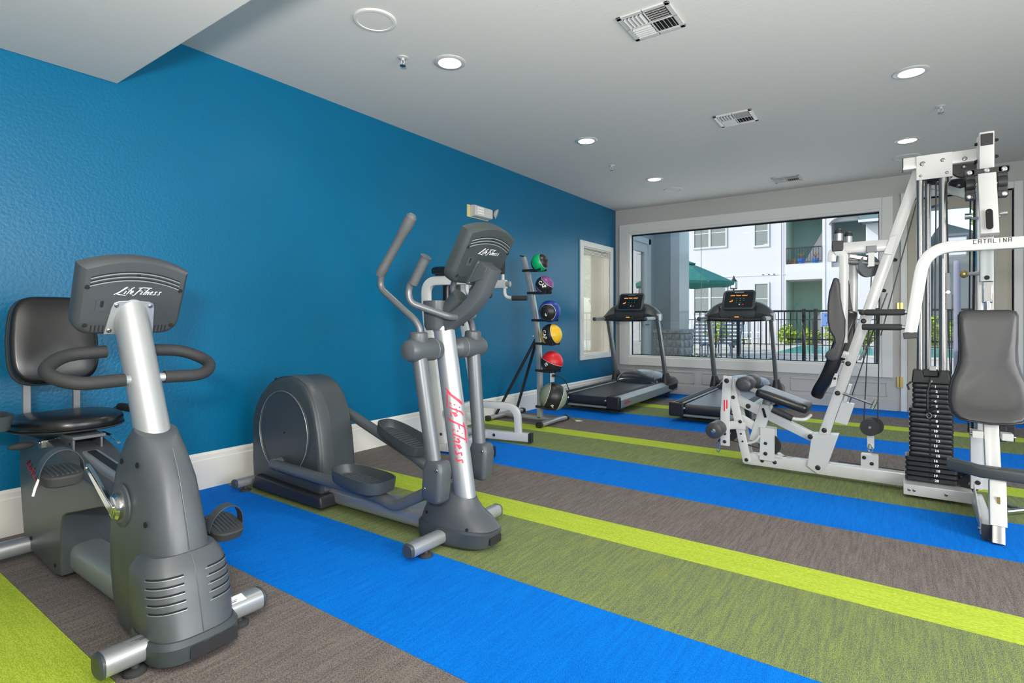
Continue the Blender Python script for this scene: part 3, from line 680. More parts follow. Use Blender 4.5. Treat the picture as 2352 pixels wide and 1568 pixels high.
# iron fence, near
def fence(x0, x1, y, z0, z1, step, label, posts, low=None, group=None):
    t = thing('iron_fence', ((x0+x1)/2, y, G), label, 'fence', group)
    MB().bx(x0, x1, y-0.015, y+0.015, z1-0.035, z1).build('top_rail', 'iron', t, smooth=0)
    MB().bx(x0, x1, y-0.015, y+0.015, z0+0.04, z0+0.07).build('bottom_rail', 'iron', t, smooth=0)
    n = int((x1-x0)/step); me = None
    for i in range(n+1):
        x = x0+step*i
        if any(abs(x-p) < 0.03 for p in posts): continue
        if me is None:
            o = MB().bx(x-0.008, x+0.008, y-0.008, y+0.008, z0+0.02, z1-0.02).build('picket', 'iron', t, smooth=0); me = o.data; zc = (z0+z1)/2
        else:
            o = bpy.data.objects.new('picket', me); C.objects.link(o); place(o, V((x, y, zc)), t)
    for p in posts: MB().bx(p-0.028, p+0.028, y-0.028, y+0.028, G, z1+0.02).build('post', 'iron', t, smooth=0)
    if low: MB().bx(low[0], low[1], y-0.012, y+0.012, 0.75, 0.775).build('mid_rail', 'iron', t, smooth=0)
    return t
fence(-0.10+0.5, 3.30, 11.0, G, 1.285, 0.101, 'near black iron fence with vertical pickets outside the picture window', (1.22, 2.33, 2.515), (2.06, 3.3))
fence(3.38, 6.2, 11.0, G, 1.285, 0.101, 'near black iron fence section seen by the door glass', (3.42, 5.6), (3.4, 5.6))
fence(-6.0, 9.0, 23.9, G, 1.15, 0.14, 'far black iron fence on the other side of the pool', (-4, -1.5, 1, 3.5, 6))
t = thing('pool_rules_sign', (2.70, 10.97, 1.11), 'blue rectangular sign with white edge hanging on the near fence', 'sign')
MB().bx(2.60, 2.90, 10.955, 10.97, 0.99, 1.245).build('panel', 'white', t, bevel=0.004)
MB().bx(2.61, 2.89, 10.951, 10.956, 1.0, 1.235).build('face', 'blue_sign', t, bevel=0.003)
M['pale'] = mat('pale_blue_print', (0.25, 0.42, 0.85), 0.5)
MB().bx(2.618, 2.882, 10.949, 10.952, 1.008, 1.227).build('inner_face', 'pale', t, smooth=0)
for k, s in enumerate(('KE', 'A', 'AT')):
    text_obj(s, plane_fn((2.685+0.03*(k > 0), 10.947, 1.185-0.065*k), (1, 0, 0), (0, 0, 1), (0, -1, 0)), 0.055, 'blue_sign', t, bold=0.002)
# street-side post with grey box seen by door
t = thing('path_light', (4.38, 10.4, G), 'tall lavender-grey post with white lantern box behind the door glass', 'light post')
MB().cyl((4.42, 10.4, G), (4.42, 10.4, 2.0), 0.045).build('pole', mat('lavender_post', (0.28, 0.28, 0.38), 0.5), t)
MB().bx(4.30, 4.52, 10.3, 10.5, 2.05, 2.33).build('lantern', 'white', t, bevel=0.01); MB().bx(4.28, 4.54, 10.28, 10.52, 2.33, 2.37).build('lantern_cap', 'slate_blue', t, bevel=0.004)
# leafy ground cover just outside the window
rnd = random.Random(3); b = MB()
for i in range(420):
    x = 0.5+2.9*rnd.random(); x = x if rnd.random() < 0.7 else 0.5+0.9*rnd.random(); y = 9.3+0.8*rnd.random(); z = 0.15+0.34*rnd.random()
    q = V((rnd.uniform(-.5, .5), -0.6, rnd.uniform(0.2, 1))).normalized(); u_, v_, _ = frame_from(q); s = 0.03
    c = V((x, y, z)); b.quad([c+u_*s, c+v_*s*0.6, c-u_*s, c-v_*s*0.6])
    if i % 6 == 0: b.tube([(x, y, G), (x, y, z)], 0.004, 4)
tag(b.build('ground_cover', 'leaf3', smooth=0), 'low leafy plants growing directly under the picture window outside', 'plants', kind='stuff')
# building wing left of the window: glazed door wall and pier with stone base
t = thing('building_wing', (-0.2, 9.3, G), 'grey sided building wing with white door frame left of the picture window', 'building')
b = MB(); b.bx(-0.30, -0.12, L+0.17, 8.7, G, 3.6); b.bx(-0.30, -0.12, 8.7, 9.95, 2.62, 3.6); b.bx(-0.30, -0.12, 9.95, 10.2, G, 3.6); b.build('siding_wall', 'siding', t, smooth=0)
b = MB(); b.bx(-0.2, -0.10, 8.7, 8.80, G, 2.62); b.bx(-0.2, -0.10, 9.85, 9.95, G, 2.62); b.bx(-0.2, -0.10, 8.7, 9.95, 2.52, 2.62); b.build('door_frame', 'white_metal', t, smooth=0)
b = MB(); b.bx(-0.19, -0.13, 8.80, 8.92, G, 2.52); b.bx(-0.19, -0.13, 9.70, 9.85, G, 2.52); b.bx(-0.19, -0.13, 8.92, 9.70, 2.36, 2.52); b.bx(-0.19, -0.13, 8.92, 9.70, G, 0.35); ds = b.build('door_leaf', 'white_metal', t, smooth=0)
MB().bx(-0.165, -0.155, 8.92, 9.70, 0.35, 2.36).build('pane', 'glass_side', ds, smooth=0)
b = MB(); b.cyl((-0.13, 9.77, 1.02), (-0.06, 9.77, 1.02), 0.012); b.rtube([(-0.07, 9.78, 1.02), (-0.07, 9.67, 1.02)], 0.014, 0.02, (1, 0, 0)); b.build('door_handle', 'steel', ds)
MB().bx(-1.5, -0.9, 8.3, 10.2, G, 3.6).build('inner_wall', 'siding', t, smooth=0)
t = thing('porch_pier', (0.12, 10.4, G), 'square porch pier with grey siding and white corner board on stone base', 'column')
MB().bx(-0.13, 0.19, 10.2, 10.75, 0.93, 3.6).build('siding', 'siding', t, smooth=0)
MB().bx(0.19, 0.36, 10.19, 10.76, 0.93, 3.6).build('corner_board', 'white_metal', t, smooth=0)
MB().bx(-0.22, 0.47, 10.1, 10.85, 0.86, 0.93).build('stone_cap', 'stone', t, bevel=0.01)
rnd = random.Random(5); z = G
while z < 0.85:
    h = min(0.13+0.07*rnd.random(), 0.86-z); x = -0.18
    while x < 0.42:
        wd = min(0.12+0.14*rnd.random(), 0.43-x)
        MB().bx(x, x+wd-0.012, 10.13+0.02*rnd.random(), 10.3, z, z+h-0.012).build('stone', 'stone', t, bevel=0.012, smooth=0)
        x += wd
    for yy in (10.3, 10.55): MB().bx(0.3, 0.43+0.015*rnd.random(), yy, yy+0.24, z, z+h-0.012).build('stone', 'stone', t, bevel=0.012, smooth=0)
    z += h
MB().bx(-0.16, 0.40, 10.16, 10.8, G, 0.86).build('mortar_core', 'concrete', t, smooth=0)
# ================================================================== shared console (rear view), used by bike and elliptical
def console(t, c, tilt, m, w=0.185, h=0.27):
    """c: centre of the rear face at its top corner height; tilt leans the top away (+x). rear face looks to +x and down"""
    ct, st_ = math.cos(tilt), math.sin(tilt)
    u = V((0, 1, 0)); v = V((st_, 0, ct)); n = V((ct, 0, -st_)); o = V(c)
    h0 = -h
    def outl(k):
        P = []
        ww = w-k; r = 0.062
        P.append((-ww*0.985, 0.0-k*0.4))
        for i in range(1, 12):
            a = -1+2*i/12.0; P.append((ww*0.985*a, 0.042*(1-a*a)-k*0.6))
        P.append((ww*0.985, 0.0-k*0.4))
        for i in range(7):
            a = PI/2*i/6; P.append((ww*0.97-r+r*math.cos(a), h0+k+r-r*math.sin(a)))
        for i in range(7):
            a = PI/2*i/6; P.append((-ww*0.97+r-r*math.sin(a), h0+k+r-r*math.cos(a)))
        return P
    b = MB()
    def rg(k, d): return [o+u*a+v*q+n*d for a, q in outl(k)]
    b.loft([rg(0.010, -0.066), rg(0.0, -0.060), rg(0.0, -0.028), rg(0.006, -0.010), rg(0.018, 0.0)])
    body = b.build('console', m, t, smooth=35)
    MB().loft([rg(0.03, -0.0665), rg(0.03, -0.0685)]).build('screen', 'screen', body, smooth=0)
    f = lambda x, y: o+u*x+v*y+n*0.0008
    # long vents, screw holes, lower slots
    for k in range(3):
        P1 = []; P2 = []
        for i in range(17):
            a = -1+2*i/16; y = -0.035-0.0145*k+0.030*(1-a*a)
            P1.append(f(0.148*a, y)); P2.append(f(0.148*a, y-0.0045))
        bb = MB(); r1 = bb.ring(P1); r2 = bb.ring(P2)
        for i in range(16): bb.bm.faces.new((r1[i], r1[i+1], r2[i+1], r2[i]))
        bb.build('vent_slot', 'dark', body, smooth=0)
        bb = MB(); P1 = []
        for i in range(17):
            a = -1+2*i/16; P1.append(o+u*(0.148*a)+v*(-0.0425-0.0145*k+0.030*(1-a*a))+n*0.0015)
        bb.tube(P1, 0.0022, 6).build('vent_rib', 'silver_grey', body)
    for x, y in ((-0.155, -0.075), (0.155, -0.075), (-0.145, -0.225), (0.145, -0.225), (0.0, -0.022)):
        MB().lathe([(0.0085, 0), (0.0085, 0.001), (0.0, 0.0011)], f(x, y), n, 14).build('screw_hole', 'dark', body)
    for s in (-1, 1):
        for k in range(5):
            x = s*(0.075+0.0125*k); MB().prism([(-0.002, 0), (0.002, 0), (0.002, 0.026), (-0.002, 0.026)], o+u*x+v*(h0+0.019), u, v, n, 0.001).build('vent_slot', 'dark', body, smooth=0)
    sk = MB().prism(rrect(0.036, 0.044, 0.004), o+u*(-0.103)+v*(-0.145), u, v, n, 0.002).build('socket_recess', 'grey_plastic_dark', body)
    MB().prism(rrect(0.010, 0.026, 0.005, 3), o+u*(-0.103)+v*(-0.139)+n*0.002, u, v, n, 0.001).build('socket_slot', 'dark', sk)
    script_logo(lambda x, y: o+u*(x+0.01)+v*(y-0.086)+n*0.0012, 0.155, 'white', body)
    return body
def tube_fn(c, r, axis_up, facing, lift=0.0008):
    """map (x,y) onto a cylinder: x around, y along the axis"""
    c, a, f = V(c), V(axis_up).normalized(), V(facing); f = (f-a*f.dot(a)).normalized(); s = a.cross(f)
    return lambda x, y: c+a*y+(f*math.cos(x/r)+s*math.sin(x/r))*(r+lift)
def stab(t, x, y0, y1, z, w=0.082, h=0.072, m='silver', feet=(), name='stabilizer'):
    b = MB(); b.sweep(sell(w/2, h/2, 2.8, 24), [(x, y0, z), (x, y1, z)], (1, 0, 0)); o = b.build(name, m, t)
    for y, s in ((y0, -1), (y1, 1)):
        MB().loft([[V((x+a*k, y+s*d, z+c*k)) for a, c in sell(w/2, h/2, 2.8, 24)] for k, d in ((1.02, -0.004), (1.02, 0.004), (0.85, 0.011))]).build('end_cap', 'grey_plastic_dark', o)
    for y in feet: MB().lathe([(0.034, 0), (0.034, 0.008), (0.026, 0.014), (0.012, 0.016), (0.010, z-h/2+0.006)], (x+0.015, y, 0), (0, 0, 1), 18).build('levelling_foot', 'rubber', o)
    return o
# ================================================================== recumbent exercise bike
YB = 0.88
t = bike = thing('exercise_bike', (1.1, YB, 0), 'grey recumbent exercise bike with silver mast and black seat in left foreground', 'exercise bike')
stab(t, 1.76, 0.632, 1.135, 0.060, feet=(0.72, 1.05)); stab(t, 0.415, 0.55, 1.20, 0.060, w=0.085, feet=(0.62, 1.12))
# labels on the front bar
o_ = MB().prism(rrect(0.085, 0.022, 0.001, 1), (1.772, 0.745, 0.0958), (0, 1, 0), (1, 0, -0.05), (0, 0, 1), 0.0006).build('rating_label', 'silver_grey', t, smooth=0)
o_ = MB().prism(rrect(0.07, 0.038, 0.001, 1), (1.775, 1.035, 0.0955), (0, 1, 0), (1, 0, -0.25), (0.2, 0, 1), 0.0006).build('rating_label', 'white', t, smooth=0)
for k in range(3): MB().box((1.768+0.009*k, 1.03-0.004*k, 0.0966-0.001*k), (0.003, 0.045-0.008*k, 0.0004)).build('print_line', 'dark', t, smooth=0)
for k in range(3): MB().box((1.766+0.006*k, 0.742+0.004*k, 0.0966), (0.002, 0.06-0.012*k, 0.0004)).build('print_line', 'dark', t, smooth=0)
# frame beam
b = MB(); b.sweep(sell(0.066, 0.062, 3.2, 28), [(0.70, YB, 0.088), (1.50, YB, 0.088)], (0, 1, 0)); b.build('frame_beam', 'silver_grey', t)
# front shroud: horizontal sections (x0, x1, half width, z)
def sec(x0, x1, hw, z, e=2.6, n=36, tilt=0.0):
    cx = (x0+x1)/2; a = (x1-x0)/2
    return [V((cx+p, YB+q, z+tilt*p)) for p, q in sell(a, hw, e, n)]
b = MB()
b.loft([sec(1.38, 1.79, 0.095, 0.02, 3.6), sec(1.355, 1.79, 0.105, 0.09, 3.6), sec(1.325, 1.79, 0.106, 0.20, 3.6), sec(1.308, 1.785, 0.104, 0.30, 3.4), sec(1.305, 1.765, 0.101, 0.38, 3.1),
        sec(1.312, 1.738, 0.098, 0.46, 2.9), sec(1.325, 1.712, 0.094, 0.54, 2.7), sec(1.355, 1.685, 0.087, 0.60, 2.5, tilt=-0.1), sec(1.390, 1.655, 0.080, 0.65, 2.3, tilt=-0.16), sec(1.435, 1.615, 0.071, 0.69, 2.1, tilt=-0.26), sec(1.455, 1.60, 0.066, 0.705, 2.0, tilt=-0.32)])
sh = b.build('front_shroud', 'grey_plastic', t, smooth=40)
# lower front cover that bulges round the nose
CV = [(1.60, 1.880, 0.128, 0.085, 3.0), (1.595, 1.872, 0.134, 0.10, 3.0), (1.585, 1.856, 0.137, 0.16, 3.0), (1.57, 1.838, 0.136, 0.22, 3.0), (1.565, 1.822, 0.133, 0.27, 2.9), (1.59, 1.805, 0.122, 0.30, 2.8), (1.62, 1.785, 0.104, 0.325, 2.8)]
b = MB(); b.loft([sec(*q[:4], e=q[4]) for q in CV]); cov = b.build('front_cover', 'grey_plastic', t, smooth=40)
def cover_pt(z, th, lift=0.001):
    for A, B in zip(CV, CV[1:]):
        if A[3] <= z <= B[3]: k = (z-A[3])/(B[3]-A[3]); q = [A[i]+(B[i]-A[i])*k for i in range(5)]; break
    cx, a, hw, e = (q[0]+q[1])/2, (q[1]-q[0])/2, q[2], q[4]
    c, s = math.cos(th), math.sin(th)
    p = V((a*math.copysign(abs(c)**(2/e), c), hw*math.copysign(abs(s)**(2/e), s), 0))
    return V((cx, YB, z))+p+p.normalized()*lift
def cover_strip(z0, z1, a0, a1, name, m, lift=0.0012, dz=0.0):
    b = MB(); n = 10; A = [], []
    for i in range(n+1):
        th = a0+(a1-a0)*i/n
        A[0].append(b.bm.verts.new(cover_pt(z0+dz*i/n, th, lift))); A[1].append(b.bm.verts.new(cover_pt(z1+dz*i/n, th, lift)))
    for i in range(n): b.bm.faces.new((A[0][i], A[0][i+1], A[1][i+1], A[1][i]))
    return b.build(name, m, cov, smooth=60)
for k in range(5):
    z = 0.268-0.0245*k
    for a0, a1 in ((-1.15, -0.16), (0.16, 1.05)):
        cover_strip(z, z+0.0055, a0, a1, 'vent_slot', 'dark'); cover_strip(z-0.0025, z, a0-0.05, a1, 'vent_lip', 'silver_grey', 0.0015)
b = MB(); P = [cover_pt(z, 0.0, 0.001) for z in (0.086, 0.12, 0.16, 0.2, 0.24, 0.28, 0.3, 0.32)]
b.tube(P, 0.0014, 6).build('seam', 'grey_metal', cov)
b = MB(); b.tube([V((x, YB, z)) for x, z in ((1.786, 0.33), (1.766, 0.40), (1.738, 0.47), (1.712, 0.545), (1.688, 0.60), (1.657, 0.655))], 0.0014, 6).build('seam', 'grey_metal', sh)
b = MB(); b.loft([sec(1.62, 1.875, 0.128, 0.012, 3.4), sec(1.60, 1.893, 0.138, 0.022, 3.4), sec(1.60, 1.897, 0.140, 0.072, 3.4), sec(1.60, 1.886, 0.133, 0.088, 3.0)])
nb = b.build('base_bumper', 'grey_plastic_dark', t, smooth=35)
MB().prism(rrect(0.15, 0.042, 0.004, 2), (1.8955, 0.905, 0.047), (0, 1, 0), (-0.06, 0, 1), (1, 0, 0.06), 0.002).build('bumper_plate', 'black', nb)
for y in (0.742, ): bolt((1.765, y, 0.062), (0.5, -1, 0), 0.010, nb, 'dark', 0.004, 'screw')
for x, z in ((1.60, 0.605), (1.68, 0.42), (1.47, 0.60)): MB().lathe([(0.010, 0), (0.010, 0.002), (0.0, 0.0022)], (x, YB-0.088 if z > 0.5 else YB-0.094, z), (0.12, -1, 0.1), 14).build('screw_hole', 'dark', sh)
# mast
A, B = V((1.510, YB, 0.665)), V((1.282, YB, 1.165))
mast = MB().tube([A, B], 0.057, 32).build('mast', 'silver', t)
tl = math.radians(23.5); n_ = V((math.cos(tl), 0, -math.sin(tl))); v_ = V((math.sin(tl), 0, math.cos(tl)))
con = console(t, (1.385, YB, 1.288), tl, 'console_grey')
pc = V((1.385, YB, 1.288))
b = MB(); b.prism([(-0.083, -0.26), (0.083, -0.26), (0.072, -0.155), (0.066, -0.133), (0.05, -0.125), (0.0, -0.121), (-0.05, -0.125), (-0.066, -0.133), (-0.072, -0.155)], pc, (0, 1, 0), v_, n_, 0.005)
pl = b.build('mounting_plate', 'silver', t, bevel=0.0015)
for a, q in ((-0.056, -0.142), (0.056, -0.142), (-0.068, -0.245), (0.068, -0.245)): bolt(pc+V((0, 1, 0))*a+v_*q+n_*0.005, n_, 0.0085, pl, 'steel', 0.004, 'screw')
# handlebar loop
for s in (-1, 1):
    y = lambda d: YB+s*d
    pts = arc_pts([(1.425, y(0.045), 0.884), (1.435, y(0.10), 0.883), (1.43, y(0.215), 0.880), (1.35, y(0.285), 0.922), (1.27, y(0.205), 0.976), (1.27, y(0.07), 0.982)], [0.03, 0.08, 0.07, 0.08], 6)
    gp_ = arc_pts([(1.428, y(0.066), 0.884), (1.43, y(0.215), 0.880), (1.35, y(0.285), 0.922), (1.27, y(0.205), 0.976), (1.27, y(0.07), 0.982)], [0.08, 0.07, 0.08], 7)
    hb = MB().tube(gp_, 0.0235, 16).build('grip', 'foam', t)
    MB().tube(pts[:6], 0.0165, 14).build('handlebar', 'silver', t)
# crank, pedals
b = MB(); b.lathe([(0.075, 0), (0.075, 0.006), (0.060, 0.010), (0.058, 0.012)], (1.50, YB-0.098, 0.452), (0, -1, 0), 30).build('crank_recess', 'grey_plastic', sh)
for s, ang, pz in ((-1, PI-0.62, 0), (1, -0.62-0.45, 0)):
    cc = V((1.50, YB+s*0.112, 0.452))
    hub = MB().lathe([(0.043, 0), (0.046, 0.004), (0.046, 0.016), (0.038, 0.024), (0.018, 0.027), (0.0, 0.027)], cc-V((0, s*0.008, 0)), (0, s, 0), 30).build('crank_hub', 'chrome', t)
    if s < 0: tip = V((1.305, YB+s*0.135, 0.562))
    else: tip = V((1.56, YB+s*0.135, 0.30))
    p0 = cc+V((0, s*0.018, 0)); ax = (tip-p0).normalized(); nn = V((0, 1, 0)); q = ax.cross(nn).normalized()
    b = MB(); b.loft([[p0+ax*d+q*w1*a+nn*h1*c for a, c in ((-1, -1), (1, -1), (1, 1), (-1, 1))] for d, w1, h1 in ((-0.02, 0.019, 0.007), (0.03, 0.017, 0.008), ((tip-p0).length-0.02, 0.011, 0.008), ((tip-p0).length+0.012, 0.010, 0.007))])
    b.build('crank_arm', 'chrome', t, bevel=0.003)
    MB().cyl(tip, tip+V((0, s*0.03, 0)), 0.008).build('pedal_axle', 'steel', t)
    pcn = tip+V((0, s*0.085, 0)); R = Matrix.Rotation(0.10 if s < 0 else 0.25, 3, 'Y')
    def PP(x, y_, z): return pcn+R@V((x, y_, z))
    b = MB(); b.loft([[PP(a, c, h) for a, c in sell(la, lb, 3.2, 24)] for la, lb, h in ((0.070, 0.052, -0.030), (0.080, 0.058, -0.024), (0.084, 0.061, 0.004), (0.080, 0.058, 0.010))])
    pd = b.build('pedal', 'rubber', t)
    for k in range(6): MB().box(PP(0, -0.035+0.014*k, 0.011), (0.115, 0.005, 0.003), R).build('tread', 'grey_plastic_dark', pd, smooth=0)
    st_pts = [PP(0.012, 0.064*math.cos(a), 0.0+0.090*math.sin(a)) for a in [PI*k/14 for k in range(15)]]
    MB().sweep(rrect(0.042, 0.0035, 0.001, 1), st_pts, (1, 0, -0.1)).build('strap', 'grey_plastic_dark', pd)
    if s < 0:
        e = PP(0.01, -0.058, 0)
        MB().tube([e, e+V((0, -0.012, -0.035)), e+V((0.0, -0.018, -0.06))], 0.004, 6).build('strap_tail', 'white', pd)
# rear shroud (seat pedestal), hollowed towards the front
pro = [(0.275, 0.555), (0.30, 0.30), (0.36, 0.06), (0.42, 0.045), (0.80, 0.018), (0.865, 0.03), (0.865, 0.20), (0.872, 0.25), (0.89, 0.285), (0.93, 0.305), (1.28, 0.40), (1.40, 0.425), (1.40, 0.46), (1.10, 0.485), (0.84, 0.55), (0.70, 0.575)]
b = MB(); hw = 0.098
b.loft([[V((x, YB-hw*0.985, z)) for x, z in [(0.555+(a-0.555)*0.985, 0.3+(c-0.3)*0.985) for a, c in pro]], [V((x, YB-hw*0.93, z)) for x, z in pro], [V((x, YB+hw*0.93, z)) for x, z in pro], [V((x, YB+hw*0.985, z)) for x, z in [(0.555+(a-0.555)*0.985, 0.3+(c-0.3)*0.985) for a, c in pro]]])
rs = b.build('rear_shroud', 'grey_plastic', t, bevel=0.012, seg=3)
script_logo(lambda x, y: V((0.50+0.9*x+0.28*y, YB-hw-0.001, 0.405-0.42*x+y)), 0.21, 'red', rs, wdt=0.30, shear=0.2)
for x, z in ((0.47, 0.10), (0.80, 0.06)): bolt((x, YB-hw, z), (0, -1, 0), 0.009, rs, 'dark', 0.003, 'screw')
# seat rail and carriage
MB().sweep(rrect(0.07, 0.05, 0.01, 3), [(0.62, YB, 0.545), (1.36, YB, 0.46)], (0, 1, 0)).build('seat_rail', 'silver', t)
MB().sweep(rrect(0.03, 0.004, 0.001, 1), [(0.9, YB, 0.541), (1.36, YB, 0.489)], (0, 1, 0)).build('rail_scale', 'black', t)
b = MB(); b.bx(0.62, 0.86, YB-0.055, YB-0.045, 0.535, 0.60).bx(0.62, 0.86, YB+0.045, YB+0.055, 0.535, 0.60).bx(0.60, 0.88, YB-0.06, YB+0.06, 0.592, 0.606)
ca = b.build('seat_carriage', 'grey_metal', t, bevel=0.003)
for x in (0.67, 0.83): bolt((x, YB-0.055, 0.57), (0, -1, 0), 0.007, ca, 'dark', 0.004)
b = MB(); b.tube([(0.66, YB-0.05, 0.575), (0.66, YB-0.12, 0.565)], 0.010, 10); b.box((0.66, YB-0.09, 0.56), (0.045, 0.05, 0.035)); b.build('adjust_lever', 'steel', t, bevel=0.004)
MB().sphere((0.655, YB-0.175, 0.562), 0.014, 0.045, 0.016).build('lever_knob', 'rubber', t)
MB().sweep(rrect(0.014, 0.004, 0.001, 1), [(0.80, YB+0.07, 0.60), (0.86, YB+0.09, 0.585), (0.91, YB+0.10, 0.555)], (0, 1, 0)).build('release_strap', 'chrome', t)
# seat pad and backrest
def seat_outline():
    P = []
    for i in range(40):
        a = 2*PI*i/40; c, s = math.cos(a), math.sin(a)
        x = 0.235*math.copysign(abs(c)**0.72, c); y = 0.205*math.copysign(abs(s)**0.62, s)
        if x > 0: y *= 1-0.30*(x/0.235)**2
        P.append((x, y))
    return P
MB().pillow(seat_outline(), (0.605, YB, 0.610), (1, 0, 0.02), (0, 1, 0), (0, 0, 1), 0.062, 0.010, 0.022).build('seat_cushion', 'leather', t, smooth=60)
b = MB(); b.tube([V((0.605+x*1.005, YB+y*1.005, 0.622)) for x, y in seat_outline()+seat_outline()[:1]], 0.004, 6).build('piping', 'black', t)
u_ = V((0, 1, 0)); vb = V((-0.17, 0, 1)).normalized(); nb_ = V((1, 0, 0.17)).normalized()
bo = [(a*(1.0 if q < 0 else 1-0.10*(q/0.21)), q) for a, q in sell(0.168, 0.208, 4.2, 44)]
MB().pillow(bo, (0.395, YB, 1.003), u_, vb, nb_, 0.052, 0.010, 0.022, bend=lambda a, q: 0.10*a*a/0.17).build('backrest', 'leather', t, smooth=60)
MB().prism([(a*1.02, q*1.02) for a, q in bo], V((0.393, YB, 1.003)), u_, vb, -nb_, 0.012).build('back_shell', 'black', t, bevel=0.004)
for s in (-1, 1):
    MB().sweep(rrect(0.032, 0.012, 0.003, 1), arc_pts([(0.42, YB+s*0.095, 0.60), (0.395, YB+s*0.095, 0.64), (0.388, YB+s*0.095, 0.92)], 0.03, 4), (0, 1, 0)).build('back_support', 'grey_metal', t)
    pts = arc_pts([(0.40, YB+s*0.10, 0.622), (0.40, YB+s*0.235, 0.622), (0.43, YB+s*0.265, 0.655), (0.62, YB+s*0.27, 0.665)], 0.04, 5)
    MB().tube(pts, 0.0135, 12).build('side_bar', 'grey_metal', t)
    MB().tube([(0.44, YB+s*0.266, 0.655), (0.64 if s < 0 else 0.80, YB+s*0.27, 0.666)], 0.020, 14).build('side_grip', 'foam', t)
b = MB(); b.loft([[V((0.70+a, YB-0.27+c, z)) for a, c in sell(la, lb, 2.6, 24)] for la, lb, z in ((0.10, 0.040, 0.655), (0.125, 0.052, 0.715), (0.115, 0.045, 0.715), (0.10, 0.036, 0.675))])
b.build('accessory_tray', 'grey_plastic_dark', t)
MB().bx(0.44, 0.66, YB-0.285, YB-0.255, 0.648, 0.66).build('tray_bracket', 'black', t)
# ================================================================== elliptical cross trainer
YE = 2.10
t = thing('elliptical_trainer', (1.1, YE, 0), 'grey elliptical cross trainer with silver mast and round rear drive housing', 'elliptical trainer')
def fbar(x, y0, y1, w, h, z, feet): return stab(t, x, y0, y1, z, w, h, 'silver', feet)
fbar(1.905, 1.765, 2.435, 0.070, 0.062, 0.052, (1.86, 2.36)); fbar(0.26, 1.84, 2.36, 0.062, 0.056, 0.055, (1.90, 2.3))
# base tube
MB().sweep(rrect(0.15, 0.085, 0.02, 3), [(0.70, YE, 0.062), (1.90, YE, 0.072)], (0, 1, 0)).build('base_beam', 'silver', t)
# front shroud
def fs(x0, x1, hw, z, e=2.6, n=32, tilt=0.0):
    cx = (x0+x1)/2; a = (x1-x0)/2; return [V((cx+p, YE+q*(1-0.22*max(0, p/a)), z+tilt*p)) for p, q in sell(a, hw, e, n)]
b = MB(); b.loft([fs(1.72, 2.10, 0.115, 0.005, 3.4), fs(1.70, 2.135, 0.126, 0.02, 3.4), fs(1.70, 2.150, 0.127, 0.085, 3.4), fs(1.71, 2.13, 0.12, 0.10, 3.0)])
fb = b.build('shroud_base', 'grey_plastic_dark', t, smooth=35)
b = MB(); b.loft([fs(1.71, 2.15, 0.120, 0.098, 3.0), fs(1.72, 2.11, 0.114, 0.135, 2.8), fs(1.745, 2.06, 0.102, 0.175, 2.6, tilt=-0.1), fs(1.79, 2.035, 0.085, 0.215, 2.3, tilt=-0.2), fs(1.85, 2.02, 0.066, 0.245, 2.1, tilt=-0.25)])
fsr = b.build('front_shroud', 'grey_plastic', t, smooth=40)
for p, n_ in (((1.80, YE-0.110, 0.145), (-0.1, -1, 0.3)), ((2.05, YE-0.098, 0.105), (0.3, -1, 0.3))): MB().lathe([(0.008, 0), (0.008, 0.002), (0, 0.0022)], p, n_, 12).build('screw_hole', 'dark', fsr)
MB().prism(rrect(0.085, 0.035, 0.003, 2), (2.145, YE, 0.050), (0, 1, 0), (0, 0, 1), (1, 0, 0), 0.004).build('bumper_plate', 'black', fb)
for s in (-1, 1): MB().cyl((2.02, YE+s*0.04, 0.0), (2.02, YE+s*0.04, 0.02), 0.02).build('foot', 'rubber', fb)
# mast
ma, mb_ = V((1.968, YE, 0.165)), V((1.816, YE, 1.055))
mast = MB().sweep(circ(36, 0.054), [ma, mb_], (0, 1, 0)).build('mast', 'silver', t)
axm = (mb_-ma).normalized(); facing = V((0.72, -0.69, 0)); mid = ma.lerp(mb_, 0.455)
f0 = tube_fn(mid, 0.054, axm, facing, 0.0012)
script_logo(lambda x, y: f0(y, -x), 0.37, 'red', mast, wdt=0.19, shear=0.25)
col = MB().sweep(circ(36, 0.057), [mb_-axm*0.006, mb_+axm*0.010], (0, 1, 0)).build('mast_collar', 'white_metal', t)
MB().sweep(circ(28, 0.047), [mb_, mb_+axm*0.06, V((1.86, YE, 1.16)), V((1.93, YE, 1.22))], (0, 1, 0)).build('neck', 'grey_plastic_dark', t)
# console and its curved carrier arm
tl = math.radians(31); v_ = V((math.sin(tl), 0, math.cos(tl))); n_ = V((math.cos(tl), 0, -math.sin(tl)))
pc = V((2.145, YE, 1.502)); con = console(t, pc, tl, 'console_dark')
pts = arc_pts([V((1.842, YE, 1.075)), V((2.035, YE, 1.185)), pc+v_*-0.135+n_*0.062], 0.16, 10)
b = MB(); b.sweep([(a, c) for a, c in rrect(0.082, 0.064, 0.006, 2)], pts, (0, 1, 0)); arm = b.build('console_arm', 'grey_plastic', t, smooth=35)
b = MB(); b.prism([(-0.06, -0.262), (0.06, -0.262), (0.055, -0.15), (0.05, -0.132), (-0.05, -0.132), (-0.055, -0.15)], pc, (0, 1, 0), v_, n_, 0.012)
b.loft([[pc+V((0, 1, 0))*a+v_*q+n_*0.012 for a, q in ((-0.05, -0.25), (0.05, -0.25), (0.05, -0.13), (-0.05, -0.13))], [pc+V((0, 1, 0))*a+v_*q+n_*0.066 for a, q in ((-0.045, -0.20), (0.045, -0.20), (0.045, -0.14), (-0.045, -0.14))]])
b.build('arm_bracket', 'grey_plastic_dark', arm, bevel=0.002)
